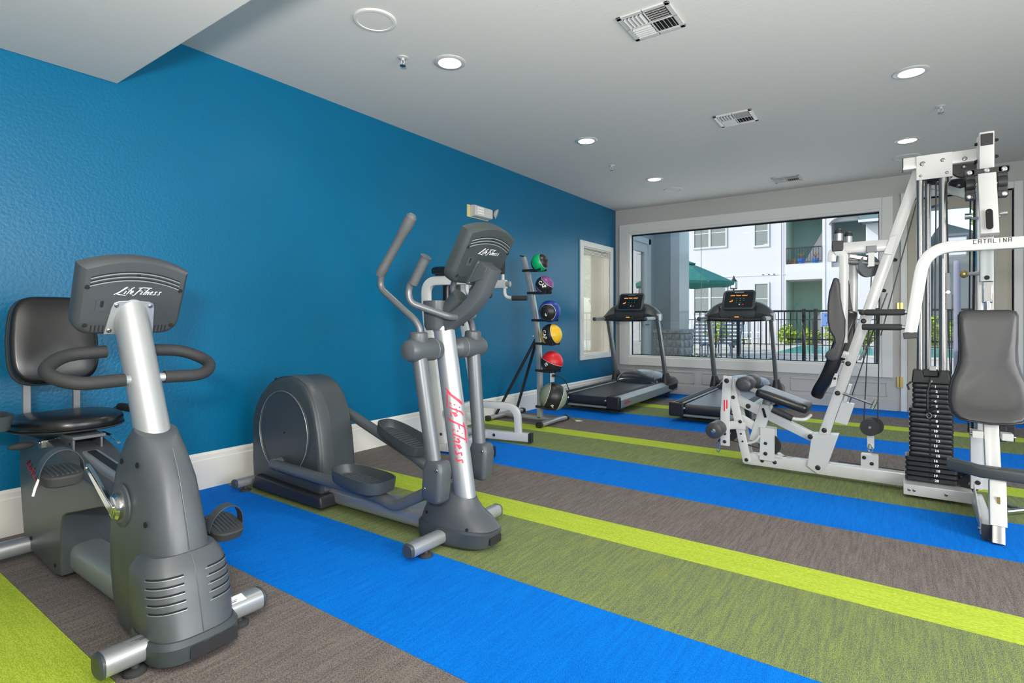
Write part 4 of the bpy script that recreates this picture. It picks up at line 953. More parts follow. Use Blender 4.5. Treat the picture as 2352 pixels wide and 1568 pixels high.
for a, q in ((-0.045, -0.142), (0.045, -0.142), (-0.05, -0.25), (0.05, -0.25)): bolt(pc+V((0, 1, 0))*a+v_*q+n_*0.012, n_, 0.006, arm, 'steel', 0.003, 'screw')
# accessory tray behind the mast
b = MB(); b.loft([[V((1.79+a, YE+c, z)) for a, c in sell(la, lb, 3, 28)] for la, lb, z in ((0.05, 0.075, 1.05), (0.060, 0.085, 1.07), (0.066, 0.09, 1.20), (0.060, 0.084, 1.20), (0.055, 0.08, 1.10))])
b.build('accessory_tray', 'grey_plastic', t)
# fixed handles
for s in (-1, 1):
    y = lambda d: YE+s*d
    pts = arc_pts([(1.93, y(0.04), 1.115), (1.93, y(0.10), 1.12), (1.805, y(0.235), 1.185), (1.80, y(0.235), 1.26), (1.845, y(0.235), 1.30)], [0.05, 0.07, 0.05], 7)
    MB().tube(pts, 0.0165, 14).build('fixed_handle', 'grey_metal', t)
    g = MB().tube([(1.832, y(0.235), 1.275), (1.915, y(0.235), 1.395)], 0.0225, 16).build('fixed_grip', 'foam_grey', t)
    MB().lathe([(0.0225, 0), (0.028, 0.001), (0.028, 0.005), (0, 0.006)], (1.915, y(0.235), 1.395), (0.083, 0, 0.12), 16).build('grip_cap', 'grey_plastic_dark', g)
# pivot tube across the mast
PX, PZ = 1.838, 0.958
for s in (-1, 1):
    b = MB(); b.lathe([(0.020, 0.046), (0.048, 0.075), (0.056, 0.11), (0.056, 0.235), (0.054, 0.262), (0.046, 0.278), (0.028, 0.287), (0.0, 0.289)], (PX, YE, PZ), (0, s, 0), 28)
    b.build('pivot_housing', 'grey_plastic', t)
    MB().lathe([(0.0565, 0.112), (0.0572, 0.113), (0.0565, 0.114)], (PX, YE, PZ), (0, s, 0), 28, False).build('seam_ring', 'silver_grey', t)
# moving arms: s side, xb: lower end, top offset
for s, bx_, bz, tops in ((-1, 1.945, 0.40, [(1.852, 1.055), (1.828, 1.10), (1.585, 1.265), (1.612, 1.345), (1.822, 1.595)]),
                         (1, 1.885, 0.40, [(1.838, 1.055), (1.815, 1.10), (1.665, 1.275), (1.70, 1.36), (1.88, 1.60)])):
    ya = YE+s*0.205; yb_ = YE+s*0.262
    lo, hi = V((bx_, ya-0.0, bz)), V((PX+0.004, ya, PZ-0.03))
    MB().tube([lo, hi], 0.036, 20).build('lower_arm', 'grey_metal', t)
    MB().lathe([(0.044, 0), (0.046, 0.01), (0.044, 0.045), (0.036, 0.052), (0.02, 0.053)], (PX, ya, PZ+0.035), (0.03, 0, 1), 22).build('arm_socket', 'grey_plastic', t)
    yt = YE+s*0.235
    tp = arc_pts([V((PX+0.003, ya, PZ+0.05))]+[V((x, ya+s*0.03*min(1, i/3), z)) for i, (x, z) in enumerate(tops)], [0.03, 0.05, 0.09, 0.06, 0.03], 6)
    MB().tube(tp[:-1], 0.0165, 14).build('upper_arm', 'grey_metal', t)
    p0 = V((tops[3][0], ya+s*0.03, tops[3][1])); p1 = V((tops[4][0], ya+s*0.03, tops[4][1])); d = (p1-p0).normalized()
    g = MB().lathe([(0.0, -0.025), (0.024, -0.022), (0.025, 0.03), (0.0225, 0.035), (0.0225, 0.215), (0.026, 0.24), (0.0285, (p1-p0).length-0.025), (0.026, (p1-p0).length), (0.016, (p1-p0).length+0.012), (0.0, (p1-p0).length+0.015)], p0, d, 20).build('arm_grip', 'foam_grey', t)
    # foot link box at the lower end
    R = Matrix.Rotation(0.08, 3, 'Y'); c = V((bx_+0.012, ya, bz-0.03))
    b = MB(); b.loft([[c+R@V((a, q, z)) for a, q in rrect(wx, wy, 0.022, 4)] for wx, wy, z in ((0.085, 0.07, -0.115), (0.112, 0.088, -0.10), (0.118, 0.092, -0.05), (0.118, 0.092, 0.03), (0.10, 0.082, 0.07), (0.080, 0.072, 0.078))])
    bxo = b.build('link_cover', 'grey_plastic', t, smooth=40)
    for dz in (0.045, -0.055): bolt(c+R@V((0.038 if dz > 0 else -0.03, s*-0.0 - 0.047, dz)), (0, -1, 0), 0.008, bxo, 'steel', 0.004)
# rear drive housing
pro = [(0.245, 0.045), (0.228, 0.20), (0.228, 0.46), (0.262, 0.545), (0.33, 0.635), (0.42, 0.70), (0.52, 0.738), (0.63, 0.752), (0.72, 0.742), (0.80, 0.705), (0.86, 0.64), (0.905, 0.55), (0.935, 0.44), (0.955, 0.30), (0.975, 0.10), (0.965, 0.055)]
def housing(y0, y1, sc_=1.0): 
    return [V((0.60+(x-0.60)*sc_, y1, 0.05+(z-0.05)*sc_)) for x, z in pro]
b = MB(); b.loft([housing(0, 1.968, 0.965), housing(0, 1.985, 1.0), housing(0, 2.215, 1.0), housing(0, 2.232, 0.965)])
ho = b.build('drive_housing', 'grey_plastic_dark', t, bevel=0.01, seg=2, smooth=40)
b = MB()
cent = pro[3:15]
L1 = [V((x*1.0+(x-0.6)*0.012, 2.06, z*1.0+(z-0.3)*0.012)) for x, z in cent]
rows = [[V((0.6+(x-0.6)*k, y, 0.3+(z-0.3)*k)) for x, z in cent] for y, k in ((1.990, 1.002), (1.998, 1.014), (2.062, 1.014), (2.070, 1.002))]
q = [b.ring(r_) for r_ in rows]
for a, c in zip(q, q[1:]):
    for i in range(len(a)-1): b.bm.faces.new((a[i], a[i+1], c[i+1], c[i]))
b.build('housing_band', 'grey_plastic', ho, smooth=40)
b = MB(); b.lathe([(0.262, -0.004), (0.262, 0.006), (0.250, 0.010), (0.246, 0.004), (0.0, 0.002)], (0.60, 1.966, 0.405), (0, -1, 0), 56)
dc = b.build('side_disc', 'grey_plastic_dark', ho, smooth=40)
MB().lathe([(0.255, 0.008), (0.257, 0.011), (0.259, 0.008)], (0.60, 1.966, 0.405), (0, -1, 0), 56, False).build('disc_rim', 'silver_grey', dc)
MB().lathe([(0.006, 0), (0.006, 0.003), (0, 0.003)], (0.61, 1.964, 0.405), (0, -1, 0), 12).build('screw_hole', 'dark', dc)
for x, z in ((0.90, 0.47), (0.955, 0.14), (0.46, 0.713)): MB().lathe([(0.011, 0), (0.011, 0.003), (0, 0.003)], (x, 2.03 if z < 0.6 else 2.0, z+0.01), (0.8, -0.3, 0.6 if z > 0.6 else 0.1), 12).build('screw_hole', 'dark', ho)
b = MB(); b.loft([[V((x, y, z)) for x, z in ((0.30, 0.02), (1.03, 0.015), (1.02, 0.085), (0.34, 0.11))] for y in (1.925, 2.275)])
b.build('housing_skirt', 'black', t, bevel=0.012)
# cranks, foot links and pedals
def pedal_link(s, back, pin, ped, ang, yb, front_bend):
    y = YE+s*0.205; yc = YE+s*0.185
    b = MB(); b.lathe([(0.032, -0.02), (0.036, 0.0), (0.036, 0.05), (0.028, 0.062), (0.0, 0.064)], (back[0], YE+s*0.14, back[1]), (0, s, 0), 20); b.build('crank_joint', 'grey_metal', t)
    pts = arc_pts([V((back[0], yc, back[1])), V((ped[0]+0.14*math.cos(ang)-0.0, yc, ped[1]-0.045-0.14*math.sin(ang))), V((front_bend[0], yc, front_bend[1])), V((pin[0], y, pin[1]))], [0.05, 0.09], 7)
    MB().sweep(sell(0.032, 0.028, 2.6, 20), pts, (0, 1, 0)).build('foot_link', 'grey_metal', t)
    R = Matrix.Rotation(ang, 3, 'Y'); c = V((ped[0], YE+s*0.195, ped[1]))
    def P(a, q, z): return c+R@V((a, q, z))
    O = sell(0.196, 0.098, 3.0, 36)
    O = [(a, q*(1+0.12*(a/0.175))) for a, q in O]
    def hgt(a): return 0.052
    b = MB(); rings = []
    for k, zf in ((0.86, -0.02), (0.98, -0.008), (1.0, 0.25), (1.02, 1.0), (0.97, 1.0), (0.93, 0.3), (0.90, 0.10)):
        rings.append([P(a*k, q*k, (zf*hgt(a) if zf > 0 else zf)) for a, q in O])
    b.loft(rings); pd = b.build('pedal', 'grey_plastic_dark', t, smooth=40)
    for k in range(13):
        a = -0.15+0.025*k; w_ = 0.16*(1-abs(a/0.19)**3)
        MB().box(P(a, 0, 0.008), (0.009, w_, 0.004), R).build('tread', 'grey_plastic', pd, smooth=0)
    b = MB(); b.loft([[P(a+0.05, q, z) for a, q in sell(la, lb, 3, 20)] for la, lb, z in ((0.05, 0.028, -0.055), (0.075, 0.04, -0.03), (0.10, 0.055, -0.012))]); b.build('pedal_bracket', 'grey_plastic_dark', t)
pedal_link(-1, (0.575, 0.215), (1.95, 0.31), (1.41, 0.245), 0.06, 0, (1.66, 0.165))
pedal_link(1, (0.66, 0.555), (1.89, 0.30), (1.31, 0.385), 0.30, 0, (1.60, 0.225))
# ================================================================== white dip and knee-raise tower
DX, DY = V((0.978, 0.208, 0)), V((-0.208, 0.978, 0)); F0 = V((0.60, 4.00, 0))
def W(s, l, z): return F0+DX*s+DY*l+V((0, 0, z))
t = thing('dip_station', (0.64, 3.75, 0), 'white dip and knee raise tower with black arm pads behind the elliptical trainer', 'exercise machine')
MB().rtube([W(0.0, -0.60, 0.052), W(0.0, 0.0, 0.052)], 0.06, 0.06, DX, 0.006).build('cross_beam', 'white_metal', t)
for l in (-0.60, 0.0):
    e0 = 0.05 if l else 0.0; g0 = -0.13 if l else -0.06
    ft = MB().rtube([W(-0.25 if l else -0.20, l, 0.055), W(0.44, l, 0.055)] if l == 0 else [W(-0.25, l, 0.055), W(0.35, l, 0.055)], 0.055, 0.075, DY, 0.006).build('foot_beam', 'white_metal', t)
    for s, e in ((-0.25 if l else -0.20, -1), (0.44 if l == 0 else 0.35, 1)):
        MB().rtube([W(s-0.005*e, l, 0.052), W(s+0.022*e, l, 0.052)], 0.060, 0.082, DY, 0.006).build('end_cap', 'black', ft)
    bolt(W(0.10, l-0.028, 0.055), -DY, 0.014, ft)
    up = arc_pts([W(-0.05-e0, l, 0.08), W(-0.245-e0*0.3, l, 1.22), W(-0.26, l, 1.43), W(0.02, l, 1.43), W(0.27+g0, l, 1.43)], [0.3, 0.19, 0.1], 10)
    u = MB().rtube(up, 0.055, 0.075, DY, 0.008).build('upright', 'white_metal', t)
    for z in (1.06, 0.92, 0.80): bolt(W(-0.05-e0*0.6-0.171*(z-0.08), l-0.028, z), -DY, 0.012, u)
    bolt(W(-0.05-0.171*0.3+0.0, l-0.028, 0.16), -DY, 0.012, u)
    br = arc_pts([W(-0.08, l, 0.325), W(0.32 if l == 0 else 0.22, l, 0.325), W(0.33 if l == 0 else 0.23, l, 0.08)], 0.24, 12)
    MB().rtube(br, 0.05, 0.06, DY, 0.006).build('curved_brace', 'white_metal', t)
    MB().cyl(W(0.26+g0, l, 1.43), W(0.31+g0, l, 1.43), 0.026).build('arm_end_cap', 'silver_grey', t)
    MB().tube([W(0.235+g0, l, 1.40), W(0.235+g0, l, 1.54)], 0.016).build('grip_post', 'white_metal', t)
    MB().tube([W(0.235+g0, l, 1.52), W(0.24+g0, l, 1.66)], 0.021, 14).build('vertical_grip', 'foam', t)
    MB().tube(arc_pts([W(0.25+g0, l, 1.42), W(0.255+g0, l, 1.315), W(0.33+g0, l, 1.30), W(0.35+g0, l, 1.30)], 0.07, 6), 0.016).build('dip_handle', 'white_metal', t)
    MB().tube([W(0.33+g0, l, 1.30), W(0.475+g0, l, 1.30)], 0.023, 14).build('dip_grip', 'foam', t)
    P = MB().pillow(sell(0.135, 0.058, 4, 28), W(-0.06, l, 1.485), DX, DY, (0, 0, 1), 0.055, 0.006, 0.015).build('elbow_pad', 'leather', t, smooth=60)
    MB().rtube([W(-0.16, l, 1.476), W(0.05, l, 1.476)], 0.05, 0.018, DY, 0.003).build('pad_bracket', 'black', t)
MB().rtube([W(-0.25, -0.58, 1.20), W(-0.24, -0.02, 1.20)], 0.05, 0.05, DX, 0.006).build('upper_beam', 'white_metal', t)
MB().pillow(sell(0.12, 0.21, 4, 32), W(-0.215, -0.30, 1.36), DY, (0, 0, 1), DX, 0.06, 0.008, 0.018).build('back_pad', 'leather', t, smooth=60)
MB().rtube([W(-0.10, -0.58, 0.34), W(-0.10, -0.02, 0.34)], 0.05, 0.05, DX, 0.006).build('lower_beam', 'white_metal', t)
for l in (-0.50, -0.08): MB().prism(rrect(0.09, 0.06, 0.01, 2), W(-0.05, l, 0.36), DX, DY, (0, 0, 1), 0.012).build('step_plate', 'rubber', t)

# ================================================================== medicine ball rack
t = thing('ball_rack', (0.45, 5.0, 0), 'silver curved medicine ball rack with black shelf prongs by the blue wall', 'rack')
RY = 5.02
colp = [(0.332, 1.80), (0.39, 1.60), (0.445, 1.38), (0.488, 1.17), (0.520, 0.95), (0.540, 0.72), (0.548, 0.50), (0.550, 0.25), (0.550, 0.05)]
MB().rtube([V((x, RY, z)) for x, z in colp], 0.055, 0.052, (0, 1, 0), 0.008).build('column', 'silver', t)
MB().box((0.330, RY, 1.806), (0.058, 0.06, 0.014), Matrix.Rotation(0.25, 3, 'Y')).build('column_cap', 'black', t, bevel=0.004)
MB().rtube([V((0.06, RY, 0.045)), V((0.72, RY, 0.045))], 0.055, 0.04, (0, 1, 0), 0.006).build('base_beam', 'silver', t)
for x, y0, y1 in ((0.745, 4.775, 5.265), (0.075, 4.775, 5.395)):
    f = MB().sweep(sell(0.034, 0.024, 2.6, 18), arc_pts([V((x-0.03, y0, 0.030)), V((x, (y0+y1)/2, 0.050)), V((x-0.03, y1, 0.030))], 0.2, 8), (1, 0, 0)).build('foot_bar', 'silver', t)
    for y, e in ((y0, -1), (y1, 1)): MB().sweep(sell(0.038, 0.029, 2.6, 18), [V((x-0.028, y-0.01*e*-1, 0.031)), V((x-0.03, y+0.045*e, 0.029))], (1, 0, 0)).build('foot_cap', 'black', f)
for y1 in (4.88, 5.28):
    MB().rtube([V((0.505, RY+0.012*(1 if y1 > RY else -1), 0.90)), V((0.06, y1, 0.055))], 0.022, 0.026, (0, 1, 0), 0.003).build('brace', 'black', t)
bolt((0.48, RY-0.03, 0.93), (0, -1, 0), 0.010, t, 'chrome')
def xcol(z):
    for (xa, za), (xb, zb) in zip(colp, colp[1:]):
        if zb <= z <= za: return xa+(xb-xa)*(za-z)/(za-zb)
    return 0.55
# ball radius, centre x offset, centre z
BALLS = [(0.096, 1.722, 'green', 0.545), (0.100, 1.478, 'purple', 0.605), (0.118, 1.197, 'blue', 0.672), (0.118, 0.945, 'yellow', 0.690), (0.119, 0.655, 'red', 0.700), (0.148, 0.290, 'sage', 0.716)]
for r, z, nm, x in BALLS:
    zb = z-r*0.80; xc = xcol(zb)
    b = MB()
    for s in (-1, 1):
        b.rtube(arc_pts([V((xc-0.035, RY+s*0.033, zb)), V((xc+0.035, RY+s*0.033, zb)), V((x-r*0.25, RY+s*r*0.62, zb-0.003)), V((x+r*0.55, RY+s*r*0.62, zb+0.002))], 0.04, 4), 0.008, 0.026, (0, 1, 0) if False else (0, 1, 0), 0.002)
    b.bx(xc-0.037, xc-0.028, RY-0.036, RY+0.036, zb-0.013, zb+0.013)
    b.build('shelf_prong', 'black', t)
def ballmat(name, colr, capr, thr=0.52, one=False):
    """two-tone rubber: black on one zone, colour on the other, thin pale line between; object Z is the zone axis"""
    m = bpy.data.materials.new(name); m.use_nodes = True; nt = m.node_tree; b = nt.nodes['Principled BSDF']
    b.inputs['Roughness'].default_value = 0.38; b.inputs['Specular IOR Level'].default_value = 0.5
    tc = nd(nt, 'ShaderNodeTexCoord'); sp = nd(nt, 'ShaderNodeSeparateXYZ'); nv = nd(nt, 'ShaderNodeVectorMath', operation='NORMALIZE')
    nt.links.new(tc.outputs['Object'], nv.inputs[0]); nt.links.new(nv.outputs[0], sp.inputs[0])
    ab = nd(nt, 'ShaderNodeMath', operation='MAXIMUM' if one else 'ABSOLUTE'); ab.inputs[1].default_value = 0.0; nt.links.new(sp.outputs[2], ab.inputs[0])
    cr = nd(nt, 'ShaderNodeValToRGB'); cr.color_ramp.interpolation = 'CONSTANT'; e = cr.color_ramp.elements
    blk = (0.014, 0.014, 0.015, 1); c = (*colr, 1)
    e[0].position = 0; e[0].color = blk if capr else c; e[1].position = thr; e[1].color = (0.65, 0.65, 0.6, 1)
    n3 = e.new(thr+0.025); n3.color = c if capr else blk
    nt.links.new(ab.outputs[0], cr.inputs[0]); nt.links.new(cr.outputs[0], b.inputs['Base Color'])
    nz = nd(nt, 'ShaderNodeTexNoise'); nz.inputs['Scale'].default_value = 260; nt.links.new(tc.outputs['Object'], nz.inputs[0])
    bp = nd(nt, 'ShaderNodeBump'); bp.inputs['Strength'].default_value = 0.25; bp.inputs['Distance'].default_value = 0.002
    nt.links.new(nz.outputs[0], bp.inputs['Height']); nt.links.new(bp.outputs[0], b.inputs['Normal'])
    return m
VIEW = V((3.1, -5.0, 0)).normalized()   # from the rack towards the open floor, the side the marks face
RT = V((0, 0, 1)).cross(VIEW)           # to the right as seen from the open floor
def ball(r, z, x, colr, capr, axis, mark, mpos, mrot, msize, label, thr=0.52, one=False):
    o = MB().sphere((0, 0, 0), r, n=40, m=24).build('medicine_ball', ballmat('ball_'+label.split()[0], colr, capr, thr, one), None, org=(0, 0, 0), smooth=180)
    ax = (VIEW*axis[0]+RT*axis[1]+V((0, 0, 1))*axis[2]).normalized()
    o.rotation_mode = 'QUATERNION'; q = ax.to_track_quat('Z', 'Y'); o.rotation_quaternion = q; o.location = (x, RY, z); WP[o.name] = V((x, RY, z))
    tag(o, label, 'ball', 'medicine balls on the rack')
    if mark:
        c = (VIEW*mpos[0]+RT*mpos[1]+V((0, 0, 1))*mpos[2]).normalized()
        u = RT*math.cos(mrot)+V((0, 0, 1))*math.sin(mrot); u = (u-c*u.dot(c)).normalized(); v = c.cross(u)
        qi = q.inverted()
        def fn(a, b_): return qi@((c+u*(a/r)+v*(b_/r)).normalized()*(r*1.014))
        mk = text_obj(mark, fn, msize, 'white', None, bold=0.0015)
        mk.parent = o; mk.location = WP[mk.name]; WP[mk.name] = V((x, RY, z))
    return o
g = dict(zip([b_[2] for b_ in BALLS], BALLS))
def B(n): return g[n][0], g[n][1], g[n][3]
ball(*B('green'), (0.0, 0.42, 0.14), False, (0.45, 0.85, 0.35), None, None, 0, 0, 'green and black medicine ball on the topmost shelf', 0.50)
ball(*B('purple'), (0.20, 0.055, 0.22), True, (0.35, 0.65, 0.75), 'CAP', (0.93, -0.25, 0.02), -0.75, 0.055, 'purple and black medicine ball, second from the top', 0.50)
ball(*B('blue'), (0.01, 0.04, 0.28), False, (0.93, -0.25, -0.15), '6', (0.85, -0.35, -0.32), 0.35, 0.045, 'blue medicine ball with a black front marked 6, third from the top', 0.66)
ball(*B('yellow'), (0.85, 0.50, 0.02), True, (0.40, 0.80, 0.25), 'CAP', (0.78, -0.62, 0.05), -1.25, 0.055, 'yellow and black medicine ball in the middle of the rack', 0.42)
ball(*B('red'), (0.62, 0.01, 0.02), True, (0.15, 0.35, 0.85), '10', (0.80, -0.50, -0.15), 0.55, 0.045, 'red and black medicine ball marked 10, above the lowest one', 0.08, True)
ball(*B('sage'), (0.24, 0.28, 0.20), True, (-0.10, 0.85, -0.30), 'P', (0.86, -0.05, -0.62), 0.7, 0.06, 'sage grey and black medicine ball, largest and lowest on the rack', 0.48)

# ================================================================== treadmills
t = tm = thing('treadmill', (0.61, 6.9, 0), 'left treadmill with dark console beside the small window in the blue wall', 'treadmill', 'treadmills facing the picture window')
X0, X1, YR, YF = 0.235, 1.075, 5.90, 8.0; XC = (X0+X1)/2
def side(s):
    xo = X0 if s < 0 else X1; xi = xo-s*0.15
    prof = [(xo-s*0.012, 0.065), (xo, 0.08), (xo, 0.165), (xo-s*0.03, 0.205), (xo-s*0.055, 0.212), (xi, 0.205), (xi, 0.19), (xo-s*0.05, 0.19), (xo-s*0.02, 0.165), (xo-s*0.03, 0.07)]
    r = MB().loft([[V((x, YR+0.02, z)) for x, z in prof], [V((x, YF-0.05, z+0.025)) for x, z in prof]]).build('side_rail', 'silver_grey', t, bevel=0.004)
    MB().loft([[V((xo-s*0.06-s*d, YR+0.03, 0.2125)) for d in (0, 0.07)]+[V((xo-s*0.06-s*d, YR+0.03, 0.2155)) for d in (0.07, 0)], [V((xo-s*0.06-s*d, YF-0.4, 0.2325)) for d in (0, 0.07)]+[V((xo-s*0.06-s*d, YF-0.4, 0.2355)) for d in (0.07, 0)]]).build('foot_strip', 'rubber', r, smooth=0)
    e = MB().bx(min(xo, xi-s*0.01), max(xo, xi-s*0.01), YR-0.01, YR+0.06, 0.06, 0.208).build('rear_cap', 'black', t, bevel=0.012)
    bolt((xi-s*0.02, YR-0.01, 0.155), (0, -1, 0), 0.014, e, 'chrome')
    b = MB(); b.cyl((xo-s*0.09, YR+0.25, 0.0), (xo-s*0.09, YR+0.25, 0.09), 0.012); b.lathe([(0.035, 0), (0.033, 0.01), (0.014, 0.016)], (xo-s*0.09, YR+0.25, 0), (0, 0, 1)); b.bx(xo-s*0.09-0.03, xo-s*0.09+0.03, YR+0.2, YR+0.3, 0.065, 0.08)
    b.build('levelling_foot', 'rubber', t)
    MB().cyl((xo-s*0.10, YF-0.28, 0.045), (xo-s*0.05, YF-0.28, 0.045), 0.045, n=20).build('front_wheel', 'rubber', t)
for s in (-1, 1): side(s)
xa, xb = X0+0.16, X1-0.16
MB().loft([[V((x, y, z)) for x, z in ((xa, 0.165), (xb, 0.165), (xb, 0.195), (xa, 0.195))] if False else [V((xa, y, z)), V((xb, y, z)), V((xb, y, z+0.03)), V((xa, y, z+0.03))] for y, z in ((YR+0.05, 0.155), (YF-0.5, 0.185))]).build('deck', 'black', t, smooth=0)
b = MB(); bp_ = []
for k in range(9): a = PI/2+PI*k/8; bp_.append((YR+0.07+0.052*math.cos(a), 0.140+0.052*math.sin(a)))
path = [(YF-0.5, 0.218)]+bp_+[(YF-0.5, 0.112)]
b.loft([[V((x, y, z)) for x in (xa+0.01, xb-0.01)]+[V((x, y+0.0, z-0.003)) for x in (xb-0.01, xa+0.01)] for y, z in path]); b.build('running_belt', 'belt', t, smooth=60)
MB().rtube([V((X0+0.12, YR+0.03, 0.075)), V((X1-0.12, YR+0.03, 0.075))], 0.05, 0.022, (0, 1, 0), 0.004).build('rear_guard', 'silver_grey', t)
MB().rtube([V((X0+0.04, YR+0.25, 0.08)), V((X1-0.04, YR+0.25, 0.08))], 0.06, 0.03, (0, 1, 0), 0.004).build('cross_member', 'silver_grey', t)
script_logo(lambda x, y: V((X1+0.0015, YR+0.235+x, 0.128+y)), 0.20, 'red', t, wdt=0.28)
# motor hood with raised blue-black centre
def hoodsec(y, h, w, k=1.0): return [V((XC+a*w, y, max(0.07, 0.215+h*c))) for a, c in [(-1.0, -0.9), (-1.0, 0.0), (-0.93, 0.55), (-0.70, 0.82), (-0.35, 0.96), (0, 1.0), (0.35, 0.96), (0.70, 0.82), (0.93, 0.55), (1.0, 0.0), (1.0, -0.9)]]
M['hood'] = mat('gloss_hood', (0.020, 0.028, 0.036), 0.22, coat=0.5)
MB().loft([hoodsec(7.36, 0.02, 0.315), hoodsec(7.40, 0.08, 0.325), hoodsec(7.56, 0.15, 0.335), hoodsec(7.72, 0.18, 0.345), hoodsec(7.90, 0.150, 0.34), hoodsec(7.99, 0.07, 0.33)]).build('motor_hood', 'hood', t, smooth=50)
MB().loft([hoodsec(7.50, 0.02, 0.415), hoodsec(7.56, 0.08, 0.42), hoodsec(7.74, 0.125, 0.42), hoodsec(7.93, 0.10, 0.42), hoodsec(8.01, 0.03, 0.41)]).build('hood_shell', 'hood', t, smooth=50)
b = MB()
for s in (-1, 1):
    P = [V((XC+s*0.275, 7.40, 0.262)), V((XC+s*0.262, 7.43, 0.30)), V((XC+s*0.235, 7.50, 0.345))]; b.tube(P, 0.004, 6)
b.build('hood_accent', 'silver', t)
# masts and console
for s in (-1, 1):
    xm = XC+s*0.378
    MB().sweep(sell(0.022, 0.050, 3, 20), [V((xm, 7.60, 0.22)), V((xm-s*0.012, 7.28, 1.12))], (1, 0, 0)).build('mast', 'grey_metal', t)
    MB().sweep(rrect(0.008, 0.02, 0.002, 1), [V((xm+s*0.020, 7.565, 0.28)), V((xm+s*0.010, 7.255, 1.11))], (1, 0, 0)).build('mast_edge', 'silver', t)
    MB().loft([[V((xm+a, 7.61-k+c, z)) for a, c in sell(la, lb, 3, 24)] for la, lb, z, k in ((0.060, 0.13, 0.215, 0), (0.052, 0.115, 0.26, 0.01), (0.034, 0.075, 0.335, 0.035), (0.028, 0.062, 0.36, 0.045))]).build('mast_boot', 'black', t, smooth=50)
    MB().tube([V((xm-s*0.01, 7.24, 1.128)), V((xm-s*0.01, 6.84, 1.118))], 0.026, 16).build('handrail', 'silver_grey', t)
    MB().tube([V((xm-s*0.01, 7.22, 1.128)), V((xm-s*0.01, 7.13, 1.128))], 0.029, 16).build('rail_collar', 'black', t)
    MB().sphere((xm-s*0.01, 6.835, 1.118), 0.027, 0.02, 0.027, 16, 8).build('rail_cap', 'grey_plastic_dark', t)
    MB().box((xm+s*0.004, 7.26, 1.14), (0.055, 0.11, 0.10)).build('mast_cap', 'silver', t, bevel=0.014)
def csec(x, zt, zb): return [V((x, 7.20, zb)), V((x, 7.17, (zb+zt)/2-0.02)), V((x, 7.24, zt-0.02)), V((x, 7.28, zt)), V((x, 7.36, zt-0.015)), V((x, 7.36, zb))]
b = MB(); cs = []
for k in range(17):
    a = -1+2*k/16; zt = 1.350-0.12*abs(a)**4-0.035*a*a; cs.append(csec(XC+0.405*a, zt, 1.105))
b.loft(cs); cb = b.build('console_body', 'grey_plastic_dark', t, smooth=50)
for s in (-1, 1): MB().box((XC+s*0.215, 7.185, 1.205), (0.012, 0.03, 0.15), Matrix.Rotation(0.1*s, 3, 'Y')).build('pocket_rib', 'black', cb, bevel=0.004)
MB().tube([V((XC-0.38, 7.17, 1.118)), V((XC-0.15, 7.12, 1.108)), V((XC+0.15, 7.12, 1.108)), V((XC+0.38, 7.17, 1.118))], 0.024, 14).build('front_bar', 'black', t)
MB().box((XC, 7.125, 1.125), (0.16, 0.05, 0.045)).build('stop_key_housing', 'black', t, bevel=0.01)
MB().box((XC+0.01, 7.098, 1.143), (0.05, 0.006, 0.009)).build('key_light', 'orange_led', t)
tl = 0.45; u_ = V((1, 0, 0)); v_ = V((0, math.sin(tl), math.cos(tl))); n_ = V((0, -math.cos(tl), math.sin(tl))); pc = V((XC+0.015, 7.19, 1.352))
def scr(k): return [(a*(1+0.06*(-q/0.11))*k if False else a*k, q*k+0.012*(1-(a/0.17)**2)*(1 if q > 0 else 0)) for a, q in rrect(0.385, 0.265, 0.045, 4)]
b = MB(); b.loft([[pc+u_*a+v_*q-n_*0.03 for a, q in scr(0.93)], [pc+u_*a+v_*q-n_*0.01 for a, q in scr(1.0)], [pc+u_*a+v_*q+n_*0.008 for a, q in scr(1.0)], [pc+u_*a+v_*q+n_*0.013 for a, q in scr(0.96)]])
sh_ = b.build('display_housing', 'grey_plastic_dark', t, smooth=40)
MB().prism([(a*0.86, q*0.82) for a, q in rrect(0.385, 0.265, 0.02, 3)], pc+n_*0.013, u_, v_, n_, 0.0015).build('display', 'screen', sh_, smooth=0)
fn = lambda ox, oy: plane_fn(pc+n_*0.0145+u_*ox+v_*oy, u_, v_, n_, 0.001)
b = MB(); rnd = random.Random(9)
for g0, gn in ((-0.098, 9), (-0.030, 9), (0.040, 10)):   # three lit words, too small to read in the photograph
    for k in range(gn):
        hh = 0.010+0.008*rnd.random(); b.box(pc+n_*0.0155+u_*(g0+0.0062*k)+v_*(0.055+0.004*rnd.random()-0.002), (0.0040, 0.002, hh))
b.build('led_words', 'orange_led', sh_, smooth=0)
MB().prism(rrect(0.11, 0.008, 0.003, 1), pc+n_*0.0135+v_*0.101, u_, v_, n_, 0.002).build('maker_plate', 'silver', sh_, smooth=0)
b = MB()
for k, hh in enumerate((0.012, 0.018, 0.014, 0.024, 0.030)): b.box(pc+n_*0.0155+u_*(-0.102+0.008*k)+v_*(-0.035+hh/2), (0.005, 0.002, hh))
b.build('led_graph', 'orange_led', sh_, smooth=0)
b = MB()
for i in range(3):
    for j in range(3-(i == 2)): b.box(pc+n_*0.0155+u_*(-0.02+0.04*i)+v_*(0.015-0.028*j), (0.011, 0.003, 0.006))
b.build('key_marks', 'green_led', sh_, smooth=0)
for x, m_ in ((0.015, 'white'), (0.055, 'red')): MB().lathe([(0.009, 0), (0.008, 0.003), (0, 0.003)], pc+n_*0.0145+u_*x+v_*-0.068, n_, 14).build('button', m_, sh_)
MB().box(pc+u_*0.05+v_*-0.125-n_*0.0, (0.04, 0.004, 0.006)).build('badge', 'silver', sh_)
